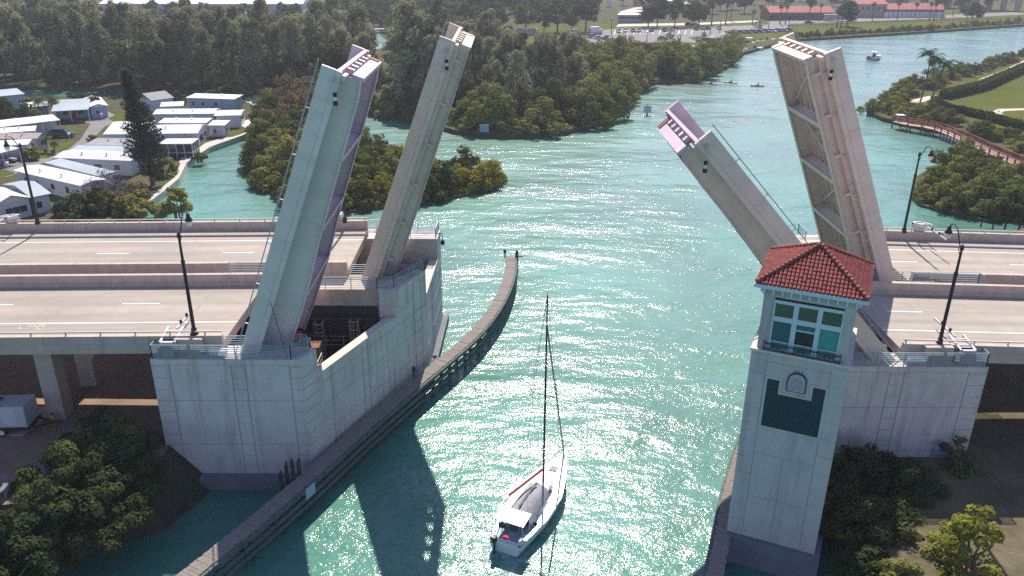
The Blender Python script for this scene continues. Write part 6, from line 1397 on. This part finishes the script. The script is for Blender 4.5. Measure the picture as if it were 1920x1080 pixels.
for sgn in (-1, 1):
    b = MB(); b.hexa([(3.0, sgn*1.045, 1.16), (6.4, sgn*.93, 1.22), (6.4, sgn*.89, 1.25), (3.0, sgn*.97, 1.16), (3.1, sgn*.945, 1.5), (6.2, sgn*.83, 1.45), (6.2, sgn*.77, 1.47), (3.1, sgn*.9, 1.5)]); b.build('cabin_window', M['glassdark'], sb, fix=True)
b = MB(); cv = []
for x in np.linspace(1.9, 5.6, 9):
    s_ = math.sin(math.pi*(x-1.9)/3.7)
    cv.append([(x, -1.12+.12*(x-1.9)/3.7, 1.35+.03*math.sin(x*5)), (x, -.75, 1.95+.15*s_), (x, -.1, 2.18+.2*s_+.03*math.sin(x*7)), (x, .6, 2.02+.15*s_), (x, 1.12-.12*(x-1.9)/3.7, 1.35)])
b.loft(cv, cap=False, close=False); b.loft([[(p[0], p[1]*.97, p[2]-.03) for p in r] for r in cv][::-1], cap=False, close=False); b.build('canvas_cover', M['canvas'], sb, smooth=True)
b = MB(); b.bar((2.2, 0.05, 2.36), (5.3, -.05, 2.5), .14, .02); b.build('cover_strap', M['dark'], sb)
mz = 17.2; b = MB(); b.tube([(6.75, 0, 1.5), (6.7, 0, 9), (6.6, 0, mz)], [.085, .08, .055], 8); b.bar((6.6, 0, mz), (6.6, 0, mz+.25), .03); b.build('mast', M['maroon'], sb)
b = MB(); b.bar((6.7, -.95, 9.2), (6.7, .95, 9.2), .05); b.build('spreader', M['maroon'], sb)
b = MB(); b.tube([(6.6, .04, 2.75), (2.75, 1.0, 2.75)], [.10, .09], 8); b.build('boom', M['sailred'], sb)
b = MB(); b.tube([(6.6, 0, mz-2.2), (11.1, 0, 1.55)], .07, 6); b.build('furled_jib', M['canvas'], sb)
for p, q in (((6.6, 0, mz), (.1, -.0, 1.2)), ((6.6, 0, mz), (6.7, -.95, 9.2)), ((6.7, -.95, 9.2), (6.3, -1.5, 1.2)), ((6.6, 0, mz), (6.7, .95, 9.2)), ((6.7, .95, 9.2), (6.3, 1.5, 1.2))): MB().bar(p, q, .018).build('stay', M['dark'], sb)
b = MB(); b.hexa([(.35, -1.15, 2.3), (1.75, -1.15, 2.42), (1.75, 1.15, 2.42), (.35, 1.15, 2.3), (.35, -1.15, 2.36), (1.75, -1.15, 2.48), (1.75, 1.15, 2.48), (.35, 1.15, 2.36)]); b.build('solar_panel', M['solar'], sb)
b = MB()
for x in (.45, 1.65):
    for y in (-1.05, 1.05): b.bar((x, y, 1.0), (x, y, 2.35), .045)
for y in (-1.1, 1.1): b.tube([(-.1, y*.9, 1.0), (-.1, y*.9, 1.6), (.5, y*1.02, 1.6), (1.0, y*1.05, 1.02)], .022, 6)
b.build('stern_rail', M['galv'], sb)
b = MB(); 
for y0 in (-.75, .15): b.box(.32, .36, y0, y0+.6, 1.75, 2.2)
b.build('stern_screen', M['dark'], sb)
b = MB(); b.lathe([(.02, 0), (.22, .03), (.22, .3), (.02, .36)], (.55, .3, .56), 10); b.build('fuel_can', M['red'], sb)
b = MB(); b.box(-.65, -.25, .55, .85, 1.05, 1.5); b.box(-.5, -.38, .62, .78, -.2, 1.05); b.build('outboard_motor', M['black'], sb, bevel=.05)
b = MB(); b.box(-.3, .1, -1.0, 1.0, .98, 1.06); b.build('transom_cap', M['hull'], sb)
for sgn in (-1, 1):
    b = MB(); pts = [(Lb*u, sgn*(bx_(u)-.06), sheer(u)) for u in np.linspace(.2, .97, 9)]
    for p in pts: b.bar(p, (p[0], p[1], p[2]+.6), .025)
    for p, q in zip(pts[:-1], pts[1:]): b.bar((p[0], p[1], p[2]+.6), (q[0], q[1], q[2]+.6), .012)
    b.build('lifeline', M['galv'], sb)
b = MB(); b.box(8.6, 9.2, -.28, .28, 1.32, 1.38); b.build('hatch', M['canvas'], sb)
for sgn in (-1, 1): b = MB(); b.tube([(4.9, sgn*.75, 1.78), (6.2, sgn*.6, 1.8)], .025, 5); b.build('grab_rail', M['wood'], sb)
# ------------------------------------------------------------------ other boats and kayaks
def person(parent, seat, name='person', top='red', lean=0.1, arms=None):
    """seated paddler: one skinned body, shirt and hair as children"""
    return None
M['skin'] = mat('skin', (0.42, 0.25, 0.18), 0.6, 0.05, 2.0); M['shirt'] = mat('dark shirt', (0.06, 0.07, 0.10), 0.8, 0.1, 2.0); M['hair'] = mat('dark hair', (0.03, 0.02, 0.015), 0.8, 0.1, 3.0)
def paddler(label, loc, rz):
    o = thing('person', label, 'person', loc, rz)
    J = [(0, 0, .10), (0, 0, .38), (-.02, 0, .58), (-.02, 0, .68), (0, 0, .80), (0, .2, .55), (.18, .32, .38), (.38, .34, .46), (0, -.2, .55), (.18, -.32, .36), (.38, -.34, .34), (.3, .12, .16), (.62, .13, .30), (.95, .1, .12), (.3, -.12, .16), (.62, -.13, .30), (.95, -.1, .12)]
    E3 = [(0, 1), (1, 2), (2, 3), (3, 4), (2, 5), (5, 6), (6, 7), (2, 8), (8, 9), (9, 10), (0, 11), (11, 12), (12, 13), (0, 14), (14, 15), (15, 16)]
    Rr = [.15, .13, .14, .055, .10, .06, .045, .04, .06, .045, .04, .085, .065, .05, .085, .065, .05]
    me = bpy.data.meshes.new('body'); me.from_pydata(J, E3, []); me.materials.append(M['skin']); body = bpy.data.objects.new('body', me); COL.objects.link(body); body.parent = o
    sk = body.modifiers.new('skin', 'SKIN'); 
    if not me.skin_vertices: me.attributes  # created by the modifier below
    bpy.context.view_layer.objects.active = body
    lay = me.skin_vertices[0] if len(me.skin_vertices) else None
    if lay:
        for i, r_ in enumerate(Rr): lay.data[i].radius = (r_, r_)
        lay.data[0].use_root = True
    body.modifiers.new('sub', 'SUBSURF').levels = 1
    b = MB(); b.loft([[(.17*math.cos(t)*k-.01, .23*math.sin(t)*k, z) for t in np.linspace(0, 6.283, 11)[:-1]] for z, k in ((.12, .95), (.35, .9), (.55, 1.0), (.64, .55))]); b.build('shirt', M['shirt'], o, smooth=True)
    b = MB(); b.lathe([(.02, .93), (.09, .91), (.115, .84), (.1, .78)], (-.015, 0, 0), 9); b.build('hair', M['hair'], o, smooth=True)
    return o
M['kayak_o'] = mat('orange kayak plastic', (0.50, 0.10, 0.03), 0.4, 0.05, 2.0); M['kayak_g'] = mat('dark kayak plastic', (0.05, 0.06, 0.06), 0.4, 0.05, 2.0); M['kayak_r'] = mat('red kayak plastic', (0.55, 0.06, 0.04), 0.4, 0.05, 2.0)
for x, y, rz, m, lab, pl_ in ((1334, 157, -.9, 'kayak_g', 'dark kayak, leftmost of the three on the open water', 'paddler in the leftmost dark kayak with the paddle tilted'), (1370, 155, 2.6, 'kayak_o', 'orange kayak, middle of the three on the open water', 'paddler in the middle orange kayak facing left'), (1420, 161, 2.9, 'kayak_r', 'red kayak, rightmost of the three on the open water', 'paddler in the rightmost red kayak facing left')):
    q = at(x, y, 0.1); o = thing('kayak', lab, 'kayak', (q.x, q.y, 0), rz); b = MB()
    b.loft([[(u, -w_, .28), (u, -w_*.8, .02), (u, 0, -.08), (u, w_*.8, .02), (u, w_, .28), (u, 0, .34)] for u, w_ in ((-2.0, .02), (-1.4, .22), (-.5, .36), (.5, .36), (1.4, .22), (2.0, .02))]); b.build('hull', M[m], o, fix=True)
    MB().lathe([(.3, .34), (.34, .38), (.3, .36)], (-.1, 0, 0), 12).build('cockpit_rim', M['black'], o)
    paddler(pl_, (q.x-.25*math.cos(rz), q.y-.25*math.sin(rz), .16), rz)
    pd = thing('paddle', 'long paddle held by the '+pl_.replace('paddler', 'person').split(' with')[0].split(' facing')[0], 'paddle', (q.x+.1*math.cos(rz), q.y+.1*math.sin(rz), .58), rz)
    b = MB(); b.tube([(0, -1.1, .2), (0, 1.1, -.12)], .02, 6); b.build('shaft', M['black'], pd)
    for s in (-1, 1): MB().box(-.08, .08, *sorted((s*.85, s*1.25)), -.16*s*.9-.02+.06, -.16*s*.9+.02+.06).build('blade', M['kayak_o'], pd)
def motorboat(label, loc, rz, sc=1.0, ttop=True, group=None):
    o = thing('motor_boat', label, 'motor boat', loc, rz, group); o.scale = (sc, sc, sc)
    b = MB(); b.loft([[(x, -w_, z), (x, -w_*.85, .1), (x, 0, -.3), (x, w_*.85, .1), (x, w_, z)] for x, w_, z in ((0, 1.25, .85), (2.5, 1.35, .95), (5, 1.1, 1.1), (6.6, .5, 1.25), (7.3, .03, 1.32))], cap=True, close=False); b.build('hull', M['hull'], o, fix=True)
    b = MB(); b.add([(0.1, -1.2, .6), (4.6, -1.15, .7), (4.6, 1.15, .7), (.1, 1.2, .6)], [(0, 1, 2, 3)]); b.add([(4.6, -1.15, 1.02), (6.5, -.5, 1.2), (7.2, 0, 1.28), (6.5, .5, 1.2), (4.6, 1.15, 1.02)], [(0, 1, 2, 3, 4)]); b.build('deck', M['hull'], o)
    b = MB(); b.box(2.3, 3.2, -.45, .45, .6, 1.55); b.hexa([(2.9, -.5, 1.55), (3.3, -.4, 1.55), (3.3, .4, 1.55), (2.9, .5, 1.55), (2.6, -.45, 2.0), (2.7, -.4, 2.0), (2.7, .4, 2.0), (2.6, .45, 2.0)]); b.build('console', M['glassdark'], o)
    if ttop:
        MB().box(1.4, 3.6, -1.0, 1.0, 2.5, 2.58).build('hardtop', M['white'], o); b = MB()
        for x in (1.7, 3.3):
            for y in (-.8, .8): b.bar((x, y, .7), (x, y, 2.5), .06)
        b.build('hardtop_frame', M['galv'], o)
    for s in (-.4, .4): MB().box(-.65, -.1, s-.2, s+.2, .45, 1.35).build('outboard_motor', M['black'], o, bevel=.08)
    return o
q = at(1630, 113, 0); motorboat('white motor boat with a hardtop running up the wide water', (q.x, q.y, .05), 0.7, 1.15)
for k, (x, y, rz, tt, lab) in enumerate(((1417, 85, 2.9, True, 'white hardtop boat moored outermost at the public dock'), (1404, 95, 0.4, False, 'open white boat moored at the lower finger of the public dock'), (1388, 86, 0.3, False, 'small open boat moored inside the public dock'), (1426, 78, 0.1, False, 'white boat moored behind the outermost one at the public dock'))):
    q = at(x, y, 0); motorboat(lab, (q.x, q.y, 0), rz, 1.0 if k else 1.2, tt)
q = at(475, 181, 0.3); motorboat('white boat moored at the back canal behind the canal lawn', (q.x, q.y, .0), 0.2, .8, True)
def dock(label, pts, wd, z=1.0, m='wood'):
    w_ = [at(x, y, z) for x, y in pts]; o = wthing('dock', label, 'dock', (w_[0].x, w_[0].y, 0)); b = MB()
    for p, q in zip(w_[:-1], w_[1:]): b.bar((p.x, p.y, z), (q.x, q.y, z), wd, .15)
    b.build('planking', M[m], o)
    for p, q in zip(w_[:-1], w_[1:]):
        for k in range(max(1, int((q-p).length/5))):
            c = p.lerp(q, (k+.5)/max(1, int((q-p).length/5)))
            for s in (-1, 1): MB().tube([(c.x, c.y+s*wd/2, -2), (c.x, c.y+s*wd/2, z+1.1)], .14, 6).build('pile', M['wood_dark'], o)
dock('timber dock running out from the shelters, upper finger', [(1375, 85), (1413, 80)], 2.2); dock('timber dock running out from the shelters, lower finger', [(1388, 97), (1402, 88)], 2.0); dock('outer timber dock beside the moored boats', [(1408, 79), (1432, 76)], 2.0)
# red brown boardwalk by the golf island
M['redwood'] = mat('red brown boardwalk', (0.30, 0.115, 0.085), 0.85, 0.25, 3.0, bump=0.01); M['redwood_l'] = mat('faded pink planks', (0.50, 0.30, 0.25), 0.85, 0.15, 3.0, bump=0.01)
w_ = [at(x, y, 1.6) for x, y in ((1682, 227), (1705, 233), (1735, 237), (1762, 243), (1800, 258), (1850, 281), (1900, 303), (1960, 332))]
o = wthing('boardwalk', 'red brown railed boardwalk along the near shore of the golf island', 'boardwalk', (w_[3].x, w_[3].y, 0)); b = MB()
for p, q in zip(w_[:-1], w_[1:]): b.bar((p.x, p.y, 1.55), (q.x, q.y, 1.55), 2.6, .15)
b.build('planking', M['redwood_l'], o)
for s in (-1, 1):
    for p, q in zip(w_[:-1], w_[1:]):
        d = (q-p).normalized(); n = Vector((-d.y, d.x, 0))*1.25*s; b = MB(); k = max(1, int((q-p).length/2.6))
        for z in (2.05, 2.4, 2.75): b.bar((p.x+n.x, p.y+n.y, z), (q.x+n.x, q.y+n.y, z), .16 if z > 2.6 else .1, .12)
        for i in range(k): c = p.lerp(q, i/k)+n; b.bar((c.x, c.y, -2), (c.x, c.y, 2.8), .24)
        b.build('railing', M['redwood'], o)
b = MB(); c = w_[0]; b.box(c.x-.2, c.x+1.6, c.y-.4, c.y+1.2, 2.9, 3.05); b.bar((c.x, c.y, 1.6), (c.x, c.y, 2.9), .1); b.bar((c.x+1.4, c.y, 1.6), (c.x+1.4, c.y, 2.9), .1); b.build('notice_board', M['white'], o)
# channel markers
for x, y, yt, lab in ((908, 257, 233, 'pale board channel marker on a pile by the wooded point'), (1213, 216, 198, 'white board channel marker on a pile in mid channel')):
    q = at(x, y, 0); h = zat(x, yt, q.y); o = thing('channel_marker', lab, 'channel marker', (q.x, q.y, -2)); MB().tube([(0, 0, 0), (0, 0, h+1.6)], .2, 8).build('pile', M['wood_dark'], o)
    MB().box(-1.0, 1.0, -.25, -.18, h+.3, h+2.0).build('board', M['wall_b'] if x < 1000 else M['white'], o); b = MB(); b.box(-.75, .75, -.262, -.251, h+1.35, h+1.7); b.box(-.75, .75, -.262, -.251, h+.7, h+.95); b.build('board_marks', M['wall_g'], o)
    if x > 1000: MB().lathe([(.12, 0), (.15, .2), (.04, .4)], (0, 0, h+2.0), 8).build('light', M['black'], o)
# lamp post by the hedge
q = at(1868, 226, 1); o = thing('path_lamp', 'short pale lamp post beside the hedge on the golf island', 'lamp', (q.x, q.y, 1)); MB().tube([(0, 0, 0), (0, 0, 2.2)], .09, 7).build('post', M['white'], o); MB().lathe([(.2, 2.2), (.25, 2.3), (.05, 2.6)], (0, 0, 0), 8).build('lamp_head', M['white'], o)
# ------------------------------------------------------------------ under the left roadway
q = at(40, 812, 3.6); tg = thing('generator_trailer', 'white twin axle generator trailer under the left roadway', 'trailer', (q.x-1.2, q.y+0.6, 3.56), 0.05)
M['gen'] = mat('off white generator paint', (0.52, 0.54, 0.55), 0.5, 0.05, 1.0, grime=.3)
b = MB(); b.box(-3.2, 2.0, -1.0, 1.0, .75, 2.6); b.build('enclosure', M['gen'], tg, bevel=.06)
b = MB(); b.box(-3.3, 2.1, -1.05, 1.05, .55, .75); b.bar((2.0, -.7, .62), (3.6, 0, .55), .12); b.bar((2.0, .7, .62), (3.6, 0, .55), .12); b.build('chassis', M['black'], tg)
b = MB()
for x0 in (-2.6, -1.2, .2): b.box(x0, x0+1.1, -1.02, -.99, 1.0, 2.4)
b.build('access_door', M['wall_w'], tg); MB().box(-2.2, -.2, -.5, .5, 2.6, 2.66).build('exhaust_grille', M['black'], tg)
for x in (-.95, -.05):
    for s in (-1, 1):
        w1 = MB().tube([(x, s*.9, .38), (x, s*1.12, .38)], .38, 16).build('wheel', M['tyre'], tg); MB().tube([(x, s*1.1, .38), (x, s*1.135, .38)], .22, 12).build('rim', M['white'], w1)
o = thing('gas_bottle', 'small yellow bottle beside the generator trailer', 'bottle', (-36.4, 56.2, 3.5)); MB().lathe([(.2, 0), (.24, .1), (.24, .6), (.1, .75), (.08, .9)], (0, 0, 0), 10).build('body', mat('yellow paint', (.6, .35, .05), .5, .1, 3), o, smooth=True); MB().box(-.08, .08, -.08, .08, .9, 1.02).build('valve', M['black'], o)
o = thing('concrete_culvert', 'pale curved concrete wing wall at the bottom left behind the trees', 'wall', tuple(at(12, 940, 3.3))); b = MB()
for k in range(6): a0, a1 = -1.2+k*.35, -1.2+(k+1)*.35; b.bar((-2.2+2.2*math.cos(a0), 2*math.sin(a0), .3), (-2.2+2.2*math.cos(a1), 2*math.sin(a1), .3), .35, 1.6)
b.build('wall', M['plinth'], o)
# ------------------------------------------------------------------ sea haze: one even box of air
hz = MB().box(-1500, 1500, -60, 2600, -4.0, 46.0)
m, nt, out = new_mat('sea haze'); pv = N(nt, 'ShaderNodeVolumePrincipled'); pv.inputs['Color'].default_value = (0.80, 0.86, 0.95, 1); pv.inputs['Density'].default_value = 0.00025; pv.inputs['Anisotropy'].default_value = 0.2
nt.links.new(pv.outputs[0], out.inputs['Volume'])
props(hz.build('haze', m), kind='stuff')
